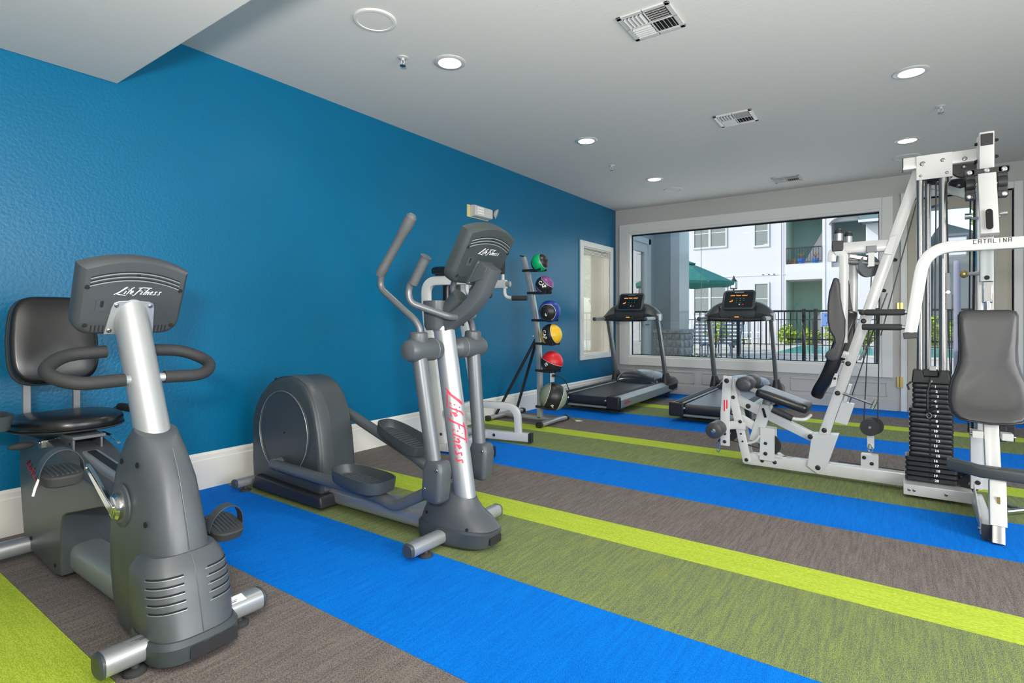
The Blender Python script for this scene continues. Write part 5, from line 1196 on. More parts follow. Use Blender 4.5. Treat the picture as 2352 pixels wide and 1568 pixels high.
b = MB(); b.tube(arc_pts([V((X0-0.02, YF-0.3, 0.05)), V((X0-0.06, 7.0, 0.01)), V((0.12, 6.62, 0.008))], 0.2, 6), 0.006, 8); b.build('power_lead', 'black', t)
tm2 = copy_tree(tm, None, V((1.425, 0.0, 0)))
tm2['label'] = 'right treadmill standing in the middle of the picture window, behind the leg extension'
for c in list(tm2.children):
    if c.name.startswith('power_lead'): bpy.data.objects.remove(c)
# ================================================================== white multi-station cable machine
t = gym = thing('cable_machine', (3.5, 4.4, 0), 'white multi-station cable machine with black pads and a numbered weight stack', 'gym machine')
GY = 4.40
def beam(name, pts, a=0.05, b_=0.075, side=(0, 1, 0), m='white_metal', rad=0.005, par=None):
    return MB().rtube(pts, a, b_, side, rad).build(name, m, par or t)
def P(x, z, y=GY): return V((x, y, z))
bb = beam('base_beam', [P(2.775, 0.068), P(3.80, 0.068)], 0.075, 0.085)
for x in (2.90, 2.985): bolt((x, GY-0.0375, 0.068), (0, -1, 0), 0.014, bb)
# fixed front member (pair) and swinging lever
for y in (GY-0.055, GY+0.055):
    f = beam('front_member', [P(2.800, 0.045, y), P(2.675, 0.655, y)], 0.012, 0.062)
    if y < GY:
        for k in (0.03, 0.25, 0.34, 0.78): bolt(P(2.800-0.125*k, 0.045+0.61*k, y-0.006), (0, -1, 0), 0.014 if k in (0.03, 0.78) else 0.007, f)
lv = beam('leg_lever', [P(2.648, 0.155, GY-0.075), P(2.648, 0.40, GY-0.075), P(2.668, 0.68, GY-0.075)], 0.028, 0.066)
bolt(P(2.662, 0.645, GY-0.09), (0, -1, 0), 0.018, lv); bolt(P(2.648, 0.245, GY-0.09), (0, -1, 0), 0.012, lv); bolt(P(2.648, 0.185, GY-0.09), (0, -1, 0), 0.013, lv)
for k in range(2): MB().bx(2.640+0.018*k, 2.650+0.018*k, GY-0.0905, GY-0.0895, 0.415+0.02*k, 0.50).build('warning_label', 'red', lv, smooth=0)
beam('lever_arm', [P(2.56, 0.285, GY-0.06), P(2.72, 0.315, GY-0.06), P(2.79, 0.315, GY-0.06)], 0.03, 0.06)
b = MB(); b.lathe([(0.0, 0), (0.045, 0.0), (0.058, 0.006), (0.060, 0.02), (0.060, 0.16), (0.052, 0.17)], (2.602, 4.17, 0.283), (0, 1, 0), 28); rl = b.build('foam_roller', 'vinyl', t)
MB().lathe([(0.017, 0), (0.017, 0.004), (0.008, 0.006), (0, 0.006)], (2.602, 4.17, 0.283), (0, -1, 0), 18).build('roller_bolt', 'chrome', rl)
b = MB(); b.lathe([(0.0, 0), (0.045, 0.0), (0.060, 0.01), (0.060, 0.16), (0.052, 0.17)], (2.602, 4.47, 0.283), (0, 1, 0), 28).build('foam_roller', 'vinyl', t)
MB().cyl((2.602, 4.18, 0.283), (2.602, 4.62, 0.283), 0.012).build('roller_bar', 'chrome', t)
def wheel(c, ax, r, w=0.024, m='black', par=None, name='pulley'):
    o = MB().lathe([(0.0, -w/2), (r, -w/2), (r, -w*0.38), (r*0.84, 0), (r, w*0.38), (r, w/2), (0.0, w/2)], c, ax, 28).build(name, m, par or t, smooth=40)
    bolt(V(c)+V(ax)*(w/2) if V(ax).y < 0 else V(c)-V(ax)*(w/2), V(ax) if V(ax).y < 0 else -V(ax), r*0.22, o, 'steel'); return o
wheel((2.665, GY+0.0, 0.235), (0, 1, 0), 0.055)
b = MB()
for k in range(14): a = 2*PI*k/13; a2 = 2*PI*(k+1)/13
cl = [V((2.585+0.014*math.cos(2*PI*k/16), GY-0.03, 0.125+0.040*math.sin(2*PI*k/16))) for k in range(17)]
MB().tube(cl, 0.0035, 6).build('snap_hook', 'chrome', t); MB().tube([V((2.585, GY-0.03, 0.17)), V((2.62, GY-0.03, 0.205))], 0.006, 8).build('hook_strap', 'black', t)
# seat post, links, pulley bracket
long1 = beam('long_link', [P(2.70, 0.505), P(3.25, 0.265)], 0.045, 0.066)
for x, z, r in ((2.70, 0.505, 0.015), (2.80, 0.458, 0.018), (3.215, 0.285, 0.017)): bolt(P(x, z, GY-0.023 if x < 3 else GY-0.052), (0, -1, 0), r, long1)
beam('short_link', [P(2.735, 0.365), P(2.88, 0.285)], 0.04, 0.058); bolt(P(2.755, 0.345, GY-0.075), (0, -1, 0), 0.013, t)
post = beam('seat_post_sleeve', [P(2.845, 0.20), P(2.925, 0.475)], 0.055, 0.082)
MB().prism(rrect(0.016, 0.07, 0.008, 4), P(2.912, 0.42, GY-0.0285), (1, 0, 0.29), (-0.29, 0, 1), (0, -1, 0), 0.004).build('slot', 'dark', post)
beam('seat_post', [P(2.915, 0.45), P(2.945, 0.555)], 0.042, 0.060, m='steel')
MB().tube(arc_pts([P(2.80, 0.185, GY-0.05), P(2.86, 0.205, GY-0.05), P(2.885, 0.255, GY-0.05)], 0.04, 5), 0.009, 8).build('guide_strap', 'white_metal', t)
for y in (GY-0.045, GY+0.045):
    p = MB().prism([(2.882, 0.075), (2.985, 0.075), (2.985, 0.31), (2.89, 0.315)], (0, y-0.004, 0), (1, 0, 0), (0, 0, 1), (0, 1, 0), 0.008).build('pulley_bracket', 'white_metal', t, bevel=0.002)
    if y < GY: bolt(P(2.925, 0.20, y-0.004), (0, -1, 0), 0.012, p); bolt(P(2.925, 0.125, y-0.004), (0, -1, 0), 0.014, p)
MB().prism([(2.865, 0.108), (3.035, 0.108), (3.01, 0.125), (2.88, 0.125)], (0, GY-0.05, 0), (1, 0, 0), (0, 0, 1), (0, 1, 0), 0.10).build('bracket_foot', 'white_metal', t)
wheel((2.945, GY, 0.185), (0, 1, 0), 0.075, 0.03)
MB().tube([P(2.66, 0.185), P(2.90, 0.145)], 0.004, 6).build('cable', 'black', t)
MB().tube([P(2.95, 0.112), P(3.10, 0.108), P(3.24, 0.095)], 0.004, 6).build('cable', 'black', t)
MB().tube([P(3.38, 0.125), P(3.75, 0.12)], 0.004, 6).build('cable', 'black', t)
# seat pad and knee roller
sn = V((0.31, 0, 0.95)).normalized(); su = V((0.95, 0, -0.31)).normalized()
MB().pillow([(a*(1.0), q*(1-0.10*(a/0.17))) for a, q in rrect(0.345, 0.30, 0.03, 4)], V((3.035, 4.385, 0.505)), su, (0, 1, 0), sn, 0.055, 0.004, 0.012).build('seat_pad', 'leather', t, smooth=50)
MB().sweep(rrect(0.05, 0.02, 0.003, 1), [V((2.86, 4.39, 0.565)), V((3.18, 4.39, 0.455))], (0, 1, 0)).build('seat_rail', 'white_metal', t)
b = MB(); b.tube(arc_pts([V((2.97, 4.30, 0.49)), V((2.98, 4.23, 0.475)), V((3.13, 4.23, 0.415)), V((3.20, 4.23, 0.42)), V((3.22, 4.32, 0.44))], 0.03, 4), 0.012, 10); b.build('seat_handle', 'white_metal', t)
MB().tube([V((2.99, 4.23, 0.471)), V((3.12, 4.23, 0.419))], 0.021, 14).build('handle_grip', 'foam', t)
beam('roller_support', [V((2.815, 4.40, 0.585)), V((2.95, 4.40, 0.545))], 0.05, 0.03)
for y0, y1 in ((4.21, 4.385), (4.40, 4.575)):
    n_ = 28; ring = lambda y, k: [V((2.80+q[0]*k, y, 0.635+q[1]*k)) for q in [(0.056*math.cos(2*PI*i/n_)*1.0, 0.053*math.sin(2*PI*i/n_)) for i in range(n_)]]
    MB().loft([ring(y0, 0.55), ring(y0+0.004, 0.86), ring(y0+0.018, 1.0), ring(y1-0.018, 1.0), ring(y1-0.004, 0.9), ring(y1, 0.6)]).build('knee_roller', 'vinyl', t, smooth=60)
# diagonal upright with gusset
dg = lambda z: 3.29+0.304*(z-0.29)
beam('diagonal_upright', [P(dg(0.05), 0.05), P(dg(2.06), 2.06)], 0.05, 0.066)
g_ = MB().prism([(3.195, 0.075), (3.262, 0.030), (3.32, 0.10), (3.385, 0.315), (3.225, 0.305)], (0, GY-0.052, 0), (1, 0, 0), (0, 0, 1), (0, 1, 0), 0.10).build('gusset_plate', 'white_metal', t, bevel=0.002)
bolt(P(3.262, 0.075, GY-0.052), (0, -1, 0), 0.017, g_)
for z in (0.335, 0.60, 0.805, 1.095): bolt(P(dg(z)-0.006, z, GY-0.025), (0, -1, 0), 0.017, t)
for z in (1.30, 1.50): bolt(P(dg(z)+0.037, z), (1, 0, -0.3), 0.012, t, 'dark', 0.02)
MB().prism([(dg(0.42)+0.03, 0.40), (dg(0.42)+0.105, 0.385), (dg(0.56)+0.105, 0.53), (dg(0.56)+0.03, 0.545)], (0, GY-0.03, 0), (1, 0, 0), (0, 0, 1), (0, 1, 0), 0.06).build('side_bracket', 'white_metal', t, bevel=0.002)
MB().prism([(dg(0.55)+0.04, 0.545), (dg(0.55)+0.06, 0.54), (dg(0.66)+0.06, 0.66), (dg(0.66)+0.04, 0.665)], (0, GY-0.03, 0), (1, 0, 0), (0, 0, 1), (0, 1, 0), 0.06).build('side_bracket', 'white_metal', t, bevel=0.002)
MB().prism([(dg(0.85)+0.035, 0.83), (dg(0.85)+0.052, 0.83), (dg(1.0)+0.052, 0.93), (dg(1.0)+0.035, 0.93)], (0, GY-0.02, 0), (1, 0, 0), (0, 0, 1), (0, 1, 0), 0.04).build('side_bracket', 'grey_metal', t, bevel=0.002)
MB().tube([P(dg(0.60)+0.03, 0.60, GY-0.03), P(3.585, 0.545, GY-0.06)], 0.009, 8).build('adjust_rod', 'steel', t)
MB().tube([P(3.575, 0.515, GY-0.06), P(3.60, 0.575, GY-0.06)], 0.014, 12).build('rod_handle', 'chrome', t)
# long back pad leaning along the diagonal
dv = V((0.304, 0, 1)).normalized(); dn = V((-1, 0, 0.304)).normalized()
def bpo():
    P_ = []
    for i in range(44):
        a = 2*PI*i/44; q = 0.325*math.copysign(abs(math.sin(a))**0.7, math.sin(a)); w_ = 0.125*math.copysign(abs(math.cos(a))**0.7, math.cos(a))
        P_.append((w_*(0.86+0.14*math.cos(q*9)), q))
    return P_
MB().pillow(bpo(), P(dg(0.845)-0.056, 0.845), (0, 1, 0), dv, dn, 0.075, 0.006, 0.016, bend=lambda a, q: 0.028*math.exp(-((q+0.30)/0.12)**2)).build('back_pad', 'leather', t, smooth=60)
beam('pad_mount', [P(dg(0.86)-0.02, 0.86), P(dg(0.86)-0.06, 0.87)], 0.06, 0.05)
MB().prism([(3.335, 0.64), (3.375, 0.655), (3.385, 0.74), (3.365, 0.74)], (0, GY-0.09, 0), (1, 0, 0), (0, 0, 1), (0, 1, 0), 0.008).build('pad_bracket', 'white_metal', t, bevel=0.002)
bolt(P(3.367, 0.705, GY-0.09), (0, -1, 0), 0.009, t)
# pectoral fly station
beam('fly_beam', [P(3.40, 1.595), P(dg(1.60), 1.595)], 0.055, 0.075)
MB().prism([(3.64, 1.54), (3.685, 1.53), (3.715, 1.66), (3.675, 1.645)], (0, GY-0.035, 0), (1, 0, 0), (0, 0, 1), (0, 1, 0), 0.07).build('beam_gusset', 'white_metal', t, bevel=0.002)
for y, dx in ((4.30, 0.0), (4.48, 0.045)):
    x = 3.385+dx
    b = MB(); b.box((x, y, 1.60), (0.062, 0.06, 0.07)); b.build('pivot_block', 'black' if y < 4.4 else 'grey_metal', t, bevel=0.004)
    b = MB(); b.cyl((x+0.005, y, 1.635), (x+0.005, y, 1.69), 0.024); b.build('pivot_post', 'silver', t)
    MB().lathe([(0.027, 0), (0.027, 0.012), (0.022, 0.025), (0.008, 0.035), (0, 0.035)], (x+0.005, y, 1.685), (0, 0, 1), 16).build('pivot_cap', 'black', t)
    pts = arc_pts([V((x-0.035, y, 1.50)), V((x-0.03, y, 1.565)), V((x+0.035, y, 1.555)), V((x+0.035, y, 1.30)), V((x+0.03, y, 0.95))], [0.02, 0.05, 0.1], 6)
    beam('fly_arm', pts, 0.045, 0.052)
    def fo(k=1.0):
        L_ = [(-0.022, 1.345), (-0.010, 1.385), (0.012, 1.385), (0.026, 1.345), (0.030, 1.25), (0.042, 1.17), (0.058, 1.10), (0.056, 1.00), (0.046, 0.94), (0.034, 0.88), (0.018, 0.835), (-0.012, 0.822), (-0.048, 0.832), (-0.062, 0.86), (-0.052, 0.885), (-0.02, 0.91), (-0.004, 0.945), (-0.010, 0.985), (-0.035, 1.03), (-0.046, 1.10), (-0.046, 1.20), (-0.038, 1.29)]
        return L_
    L_ = fo(); cx = sum(a for a, _ in L_)/len(L_); cz = 1.08
    def fr(k, yy): return [V((x-0.01+a*(1 if k > 0.95 else 1)-(0 if k > .95 else math.copysign(0.012*(1-k)*8, a-0.0)*0.35), yy, c_ if k > .95 else cz+(c_-cz)*(1-(1-k)*0.25))) for a, c_ in L_]
    MB().loft([fr(0.88, y-0.062), fr(0.96, y-0.052), fr(1.0, y-0.03), fr(1.0, y+0.03), fr(0.96, y+0.052), fr(0.88, y+0.062)]).build('forearm_pad', 'vinyl', t, bevel=0.008, seg=3, smooth=60)
b = MB(); b.tube([V((3.40, 4.34, 1.50)), V((3.62, 4.40, 1.475))], 0.014, 10); b.box((3.50, 4.385, 1.525), (0.10, 0.04, 0.02), Matrix.Rotation(0.25, 3, 'Y')); b.build('cam_linkage', 'steel', t)
wheel((3.552, 4.40, 1.465), (0.62, -0.78, 0), 0.075, 0.026, 'grey_metal')
MB().prism([(0, 0), (0.035, 0), (0.035, 0.11), (0, 0.11)], (3.555, 4.37, 1.46), (1, 0, 0), (0, 0, 1), (0, -1, 0), 0.006).build('pulley_hanger', 'white_metal', t); MB().box((3.572, 4.385, 1.575), (0.06, 0.05, 0.045)).build('hanger_block', 'grey_metal', t, bevel=0.003)
# floating low pulley and cables
wheel((3.563, GY-0.01, 0.385), (0, 1, 0), 0.056, 0.045); wheel((3.585, GY+0.04, 0.388), (0, 1, 0), 0.056, 0.02)
MB().prism(rrect(0.04, 0.09, 0.01, 3), (3.568, GY-0.01, 0.285), (1, 0, 0), (0, 0, 1), (0, 1, 0), 0.01).build('pulley_strap', 'white_metal', t)
MB().tube([V((3.566+0.011*math.cos(2*PI*k/14), GY-0.025, 0.245+0.028*math.sin(2*PI*k/14))) for k in range(15)], 0.004, 6).build('link', 'chrome', t)
p_ = MB().prism(rrect(0.10, 0.105, 0.006, 2), (3.562, GY-0.03, 0.15), (1, 0, 0), (0, 0, 1), (0, 1, 0), 0.06).build('anchor_plate', 'white_metal', t, bevel=0.002)
bolt((3.532, GY-0.03, 0.18), (0, -1, 0), 0.012, p_); bolt((3.575, GY-0.03, 0.145), (0, -1, 0), 0.012, p_)
for a, c_ in (((3.528, GY, 0.40), (3.572, GY, 1.40)), ((3.607, GY, 0.42), (3.622, GY+0.02, 1.50)), ((3.43, GY+0.03, 0.48), (3.615, GY+0.02, 1.15)), ((3.625, GY-0.04, 1.0), (3.825, GY-0.01, 1.90)), ((3.54, GY-0.02, 0.9), (3.66, GY-0.03, 1.28))):
    MB().tube([a, c_], 0.0035, 6).build('cable', 'black', t)
# tower base
bs = MB().bx(3.745, 4.08, 4.195, 4.505, 0.018, 0.085).build('tower_base', 'white_metal', t, bevel=0.004)
for x in (3.775, 3.80, 3.955): bolt((x, 4.195, 0.052), (0, -1, 0), 0.009, bs, 'steel', 0.003)
# weight stack
SX, SY = 3.886, 4.35
for i in range(20):
    z = 0.690-0.0305*i
    w_, dd = ((0.188, 0.115) if i < 5 else (0.222, 0.13) if i < 15 else (0.262, 0.15))
    rg = lambda k, zz: [V((SX+a*k, SY+q*k, zz)) for a, q in rrect(w_, dd, 0.018, 3)]
    pl = MB().loft([rg(0.95, z-0.0145), rg(1.0, z-0.0105), rg(1.0, z+0.0085), rg(0.95, z+0.0125)]).build('weight_plate', 'plate', t, smooth=40)
    text_obj(str(i+1), plane_fn((SX+0.022+0.006*(i % 3), SY-dd/2, z-0.001), (1, 0, 0), (0, 0, 1), (0, -1, 0), 0.0008), 0.020, 'white', pl, name='number', bold=0.0009, spacing=1.05)
    MB().lathe([(0.006, 0), (0.006, 0.001), (0, 0.001)], (SX-0.005, SY-dd/2, z+0.006), (0, -1, 0), 10).build('pin_hole', 'dark', pl)
b = MB(); b.prism([(-0.098, 0), (0.098, 0), (0.09, 0.085), (0.045, 0.085), (0.036, 0.04), (-0.036, 0.04), (-0.045, 0.085), (-0.09, 0.085)], (SX, SY-0.058, 0.706), (1, 0, 0), (0, 0, 1), (0, 1, 0), 0.116)
b.bx(SX-0.04, SX+0.04, SY+0.0, SY+0.05, 0.745, 0.79); hd = b.build('head_plate', 'black', t, bevel=0.006)
MB().lathe([(0.008, 0), (0.008, 0.003), (0, 0.003)], (SX, SY-0.058, 0.722), (0, -1, 0), 12).build('head_bolt', 'chrome', hd)
MB().box((SX+0.01, SY-0.03, 0.80), (0.04, 0.025, 0.03)).build('cable_clevis', 'chrome', t, bevel=0.003)
MB().tube([(SX, SY-0.065, 0.745), (SX-0.018, SY-0.075, 0.66), (SX-0.018, SY-0.078, 0.56), (SX-0.012, SY-0.075, 0.52)], 0.006, 8).build('selector_lanyard', 'black', t)
MB().tube([(SX-0.02, SY-0.07, 0.535), (SX+0.02, SY-0.085, 0.565)], 0.011, 10).build('selector_pin', 'black', t)
MB().tube([V((SX-0.01+0.012*math.cos(2*PI*k/12), SY-0.075, 0.51+0.016*math.sin(2*PI*k/12))) for k in range(13)], 0.004, 6).build('pin_ring', 'steel', t)
MB().tube([(SX-0.10, SY-0.04, 0.71), (SX-0.12, SY-0.05, 0.69), (SX-0.11, SY-0.05, 0.66)], 0.006, 8).build('spare_pin', 'black', t)
for x, y, r in ((3.832, 4.335, 0.0185), (3.876, 4.44, 0.017), (3.947, 4.335, 0.0215)): MB().cyl((x, y, 0.75), (x, y, 2.03), r, n=20).build('guide_rod', 'steel', t)
MB().tube([(3.906, 4.35, 0.80), (3.914, 4.35, 1.96)], 0.004, 6).build('cable', 'black', t)
MB().tube([(3.982, 4.30, 0.72), (3.966, 4.24, 1.18)], 0.004, 6).build('cable', 'black', t); MB().tube([(3.968, 4.24, 1.38), (3.962, 4.32, 1.96)], 0.004, 6).build('cable', 'black', t)
b = MB(); b.box((3.966, 4.235, 1.33), (0.026, 0.03, 0.115)); b.box((3.968, 4.235, 1.215), (0.030, 0.03, 0.10)); b.build('cable_tensioner', 'grey_metal', t, bevel=0.003)
MB().cyl((3.966, 4.21, 1.27), (3.966, 4.26, 1.27), 0.010).build('tensioner_bolt', 'chrome', t)
# top beam, gusset plates, upper pulleys
tb = beam('top_beam', [(3.745, 4.35, 2.100), (4.15, 4.35, 2.100)], 0.06, 0.075)
MB().bx(3.739, 3.746, 4.32, 4.38, 2.06, 2.14).build('beam_cap', 'black', tb)
gp = MB().bx(3.812, 3.992, 4.312, 4.322, 1.985, 2.137).build('gusset_plate', 'white_metal', t, bevel=0.002)
for x, z, r in ((3.845, 2.085, 0.015), (3.945, 2.092, 0.012), (3.835, 2.01, 0.008), (3.965, 2.012, 0.009)): bolt((x, 4.312, z), (0, -1, 0), r, gp, 'steel', 0.004)
bolt((4.05, 4.32, 2.085), (0, -1, 0), 0.013, tb, 'steel', 0.004)
wheel((4.05, 4.38, 2.045), (0, 1, 0), 0.06, 0.03); wheel((3.925, 4.42, 1.99), (0, 0.4, 1), 0.055, 0.02); wheel((4.03, 4.47, 1.965), (0, 0.3, 1), 0.05, 0.02)
beam('rear_top_beam', [(3.99, 4.46, 2.03), (4.12, 4.46, 2.03)], 0.03, 0.08, m='silver_grey'); beam('rod_tie', [(3.84, 4.44, 2.0), (4.12, 4.50, 1.87)], 0.02, 0.05, m='silver_grey')
MB().tube([(3.86, 4.50, 1.83), (3.98, 4.50, 1.86)], 0.010, 8).build('tie_rod', 'chrome', t)
# main column with swing arm and bearings
mc = beam('main_column', [(4.142, 4.30, 0.10), (4.142, 4.30, 2.19)], 0.07, 0.075)
beam('column_head', [(4.142, 4.235, 1.98), (4.142, 4.235, 2.20)], 0.05, 0.068, side=(0, 1, 0))
MB().box((4.142, 4.2085, 2.155), (0.056, 0.006, 0.068)).build('column_cap', 'black', mc, bevel=0.002)
for x, z in ((4.102, 2.14), (4.182, 2.15), (4.102, 2.04), (4.182, 2.055)): bolt((x, 4.235, z), (-1 if x < 4.14 else 1, 0, 0), 0.010, mc, 'dark', 0.014)
b = MB(); b.prism(rrect(0.185, 0.035, 0.008, 2), (4.138, 4.120, 1.952), (1, 0, 0), (0, 0, 1), (0, 1, 0), 0.012)
for s in (-1, 1):
    x = 4.132+s*0.070; b.prism(rrect(0.050, 0.035, 0.008, 2), (x+s*0.005, 4.120, 1.955), (1, 0, 0), (0, 0, 1), (0, 1, 0), 0.012); b.prism(rrect(0.050, 0.036, 0.008, 2), (x, 4.120, 1.815), (1, 0, 0), (0, 0, 1), (0, 1, 0), 0.012)
    b.lathe([(0.040, -0.022), (0.043, 0), (0.040, 0.022)], (x, 4.155, 1.885), (1, 0, 0), 24); b.bx(x-0.022, x+0.022, 4.128, 4.185, 1.80, 1.97)
brg = b.build('bearing_bracket', 'black', t, bevel=0.003)
for s in (-1, 1):
    for z in (1.952, 1.812): bolt((4.132+s*0.076, 4.119, z), (0, -1, 0), 0.014, brg, 'chrome', 0.006)
bolt((4.132, 4.119, 1.955), (0, -1, 0), 0.014, brg, 'chrome', 0.006)
MB().cyl((4.06, 4.14, 1.88), (4.205, 4.14, 1.88), 0.012).build('pivot_axle', 'chrome', t)
sw = beam('swing_arm', [(4.130, 4.105, 1.925), (4.131, 3.985, 1.57)], 0.05, 0.080, side=(0, 1, 0.35))
MB().prism(rrect(0.030, 0.115, 0.015, 5), (4.129, 3.972, 1.655), (1, 0, 0), (0, 0.34, 1), (0, -1, 0.34), 0.006).build('slot', 'dark', sw)
MB().cyl((4.124, 3.965, 1.62), (4.124, 3.985, 1.695), 0.006).build('slot_pin', 'chrome', sw)
beam('drop_tube', [(4.118, 4.0, 1.55), (4.118, 3.99, 1.315)], 0.045, 0.060, m='silver_grey')
MB().lathe([(0.012, 0), (0.012, 0.003), (0, 0.003)], (4.118, 3.965, 1.335), (0, -1, 0), 12).build('tube_hole', 'dark', t)
b = MB(); b.box((4.122, 3.99, 1.255), (0.045, 0.035, 0.12)); b.cyl((4.122, 3.985, 1.14), (4.122, 3.985, 1.21), 0.016); b.build('adjuster_latch', 'chrome', t, bevel=0.006)
MB().cyl((4.045, 4.08, 1.366), (4.095, 4.06, 1.366), 0.011).build('pull_pin', 'silver', t); MB().sphere((4.03, 4.085, 1.366), 0.022, n=18, m=12).build('pull_knob', 'brass', t)
for x in (4.068, 4.085, 4.10): MB().tube([(x, 4.33, 0.42), (x+0.01, 4.33, 1.84)], 0.004 if x < 4.1 else 0.011, 8).build('cable' if x < 4.1 else 'lift_rod', 'black' if x < 4.1 else 'chrome', t)
b = MB(); b.cyl((4.075, 4.25, 1.705), (4.205, 4.25, 1.705), 0.009); b.cyl((4.20, 4.24, 1.72), (4.235, 4.24, 1.72), 0.012); b.cyl((4.045, 4.24, 1.72), (4.075, 4.24, 1.72), 0.018); b.build('stop_bolts', 'chrome', t)
# chest press arm with lettering
AY = 3.95; XCn = 4.13
h = []
for (x, z) in ((3.772, 1.03), (3.838, 1.395), (3.90, 1.525), (4.0, 1.53)): h.append((x, z))
left = arc_pts([V((3.778, AY, 1.03)), V((3.845, AY, 1.515)), V((XCn, AY, 1.515)), V((2*XCn-3.845, AY, 1.515)), V((2*XCn-3.778, AY, 1.03))], [0.17, 0.05, 0.17], 10)
pa = beam('press_arm', left, 0.062, 0.062)
for s, x in ((-1, 3.777), (1, 2*XCn-3.777)): MB().box((x, AY, 1.012), (0.066, 0.065, 0.035), Matrix.Rotation(-0.12*s*-1, 3, 'Y')).build('end_cap', 'black', pa, bevel=0.003)
def seg_letters(s, o, h_, m, par):
    S = {'C': [((1, 1), (0, 1)), ((0, 1), (0, 0)), ((0, 0), (1, 0))], 'A': [((0, 0), (0, 1)), ((0, 1), (1, 1)), ((1, 1), (1, 0)), ((0, .45), (1, .45))], 'T': [((0, 1), (1, 1)), ((.5, 1), (.5, 0))], 'L': [((0, 1), (0, 0)), ((0, 0), (1, 0))], 'I': [((.5, 0), (.5, 1))], 'N': [((0, 0), (0, 1)), ((0, 1), (.85, .1)), ((1, 0), (1, 1))]}
    b = MB(); o = V(o)
    for i, ch in enumerate(s):
        for (a0, b0), (a1, b1) in S[ch]:
            p = V((a0*0.0115+i*0.0205, 0, b0*h_)); q = V((a1*0.0115+i*0.0205, 0, b1*h_)); d = (q-p).normalized(); nn = V((-d.z, 0, d.x))*0.0014; e = d*0.0012
            b.quad([o+p-e+nn, o+q+e+nn, o+q+e-nn, o+p-e-nn])
    return b.build('lettering', m, par, smooth=0)
seg_letters('CATALINA', (4.058, AY-0.0325, 1.520), 0.020, 'black', pa)
MB().prism(sell(0.028, 0.008, 2, 18), (4.29, AY-0.0315, 1.527), (1, 0, 0), (0, 0, 1), (0, -1, 0), 0.001).build('oval_badge', 'silver_grey', pa)
for z in (1.148, 1.06):
    x1 = 3.778+0.10*(z-1.03)/0.1*0.16
    for s in (1, -1):
        X_ = lambda x: x if s > 0 else 2*XCn-x
        MB().cyl((X_(x1-0.02), AY, z), (X_(x1-0.05), AY, z), 0.014).build('handle_stub', 'steel', t)
        g_ = MB().lathe([(0.0, 0), (0.016, 0.002), (0.019, 0.01), (0.019, 0.19), (0.016, 0.2)], (X_(x1-0.245), AY, z), (s, 0, 0), 18).build('grip', 'foam', t)
        if z > 1.1: MB().sphere((X_(x1-0.255), AY, z), 0.019, 0.017, 0.017, 16, 10).build('grip_end', 'foam', g_)
# seat of the press station (one piece contoured pad)
def hour():
    R_ = []
    prof = [(0.303, 0.085), (0.315, 0.112), (0.295, 0.120), (0.20, 0.119), (0.10, 0.117), (0.03, 0.120), (-0.03, 0.134), (-0.08, 0.152), (-0.13, 0.160), (-0.20, 0.162), (-0.255, 0.152), (-0.285, 0.125), (-0.295, 0.08)]
    prof[0] = (0.322, 0.085)
    for q, a in prof: R_.append((a, q))
    R_.append((0.0, -0.30)); 
    for q, a in reversed(prof): R_.append((-a, q))
    R_.append((0, 0.322)); return R_
sc_ = 0.95
def sb(a, q): return 0.0+0.22*a*a+(0.10*((-q-0.10)/0.2)**2 if q < -0.10 else 0.0)
MB().pillow([(a, q*sc_) for a, q in hour()], (4.112, 3.90, 0.845), (1, 0, 0), (0, 0.05, 1), (0, -1, 0.05), 0.05, 0.004, 0.016, bend=sb).build('press_pad', 'vinyl', t, smooth=60)
MB().tube([V((4.112+a*1.0, 3.90-sb(a, q)-0.014, 0.845+q*sc_)) for a, q in hour()+hour()[:1]], 0.006, 6).build('pad_edge', 'black', t)
beam('seat_column', [(4.122, 3.87, 0.60), (4.125, 3.80, 0.33)], 0.05, 0.062)
for x in (4.066, 4.185): MB().box((x, 3.84, 0.492), (0.046, 0.06, 0.038)).build('seat_bracket', 'white_metal', t, bevel=0.003); bolt((x+(-0.023 if x < 4.12 else 0.023), 3.83, 0.492), (-1 if x < 4.12 else 1, 0, 0), 0.007, t, 'steel', 0.012)
b = MB(); b.loft([[V((x, y+c_, z+a)) for a, c_ in rrect(hh, 0.07, 0.012, 3)] for x, y, z, hh in ((3.935, 3.76, 0.335, 0.045), (3.945, 3.755, 0.335, 0.062), (4.03, 3.72, 0.328, 0.06), (4.06, 3.70, 0.325, 0.058), (4.40, 3.69, 0.318, 0.058), (4.41, 3.69, 0.318, 0.04))])
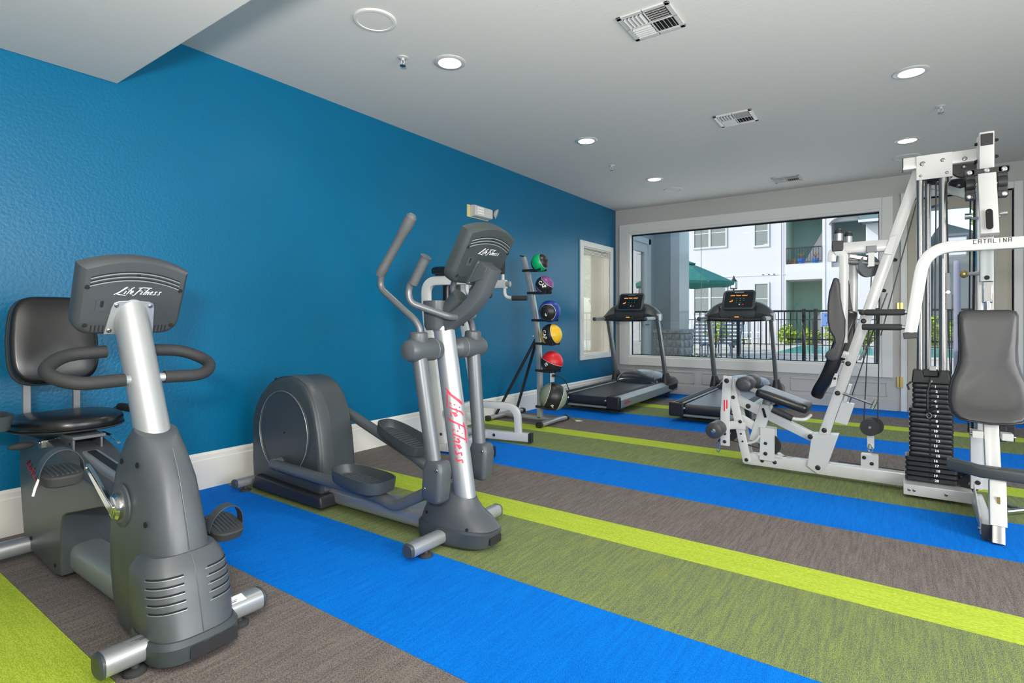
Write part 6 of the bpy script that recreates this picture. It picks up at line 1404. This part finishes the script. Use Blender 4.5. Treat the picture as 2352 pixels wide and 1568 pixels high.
b.build('foot_bar', 'grey_plastic_dark', t, smooth=40)
beam('front_foot', [(4.132, 3.705, 0.285), (4.124, 3.60, 0.08)], 0.045, 0.066, side=(0, 1, 0.4)); ff = beam('foot_insert', [(4.125, 3.615, 0.11), (4.121, 3.575, 0.004)], 0.038, 0.052, side=(0, 1, 0.4), m='steel')
MB().prism(rrect(0.042, 0.05, 0.004, 2), (4.130, 3.643, 0.20), (1, 0, 0), (0, 0.45, 1), (0, -1, 0.45), 0.005).build('latch_plate', 'chrome', t); MB().box((4.13, 3.635, 0.20), (0.012, 0.012, 0.04)).build('latch_roller', 'brass', t)
fb_ = beam('floor_beam', [(4.098, 4.22, 0.045), (4.090, 3.60, 0.045)], 0.05, 0.07, side=(1, 0, 0)); MB().box((4.089, 3.598, 0.045), (0.056, 0.012, 0.074)).build('end_cap', 'black', fb_)
beam('rear_strut', [(4.10, 4.27, 0.10), (4.098, 4.27, 0.45)], 0.05, 0.055)
bolt((4.105, 4.242, 0.14), (0, -1, 0), 0.013, t)
beam('brace_plate', [(4.085, 4.20, 0.11), (4.065, 3.66, 0.04)], 0.008, 0.06, side=(1, 0, 0))
bolt((4.06, 3.66, 0.04), (-1, 0, 0), 0.010, t, 'steel')
wheel((4.035, 4.36, 0.135), (0, 1, 0), 0.055, 0.03); wheel((4.075, 4.31, 0.115), (0.3, 1, 0), 0.05, 0.02)
b = MB(); b.box((4.245, 4.36, 0.45), (0.075, 0.02, 0.13)); b.box((4.215, 4.33, 0.43), (0.05, 0.05, 0.09)); b.build('stop_block', 'black', t, bevel=0.003)
# chrome bars on the floor to the right
o = tag(MB().cyl((4.215, 4.14, 0.018), (4.42, 4.36, 0.018), 0.016).build('chrome_bar', 'chrome'), 'chrome bar lying on the carpet right of the cable machine foot', 'bar')
o = tag(MB().tube([(4.20, 4.42, 0.014), (4.27, 4.30, 0.014), (4.29, 4.28, 0.02)], 0.011, 10).build('bar_attachment', 'steel'), 'short steel attachment lying beside the chrome bar on the carpet', 'attachment')
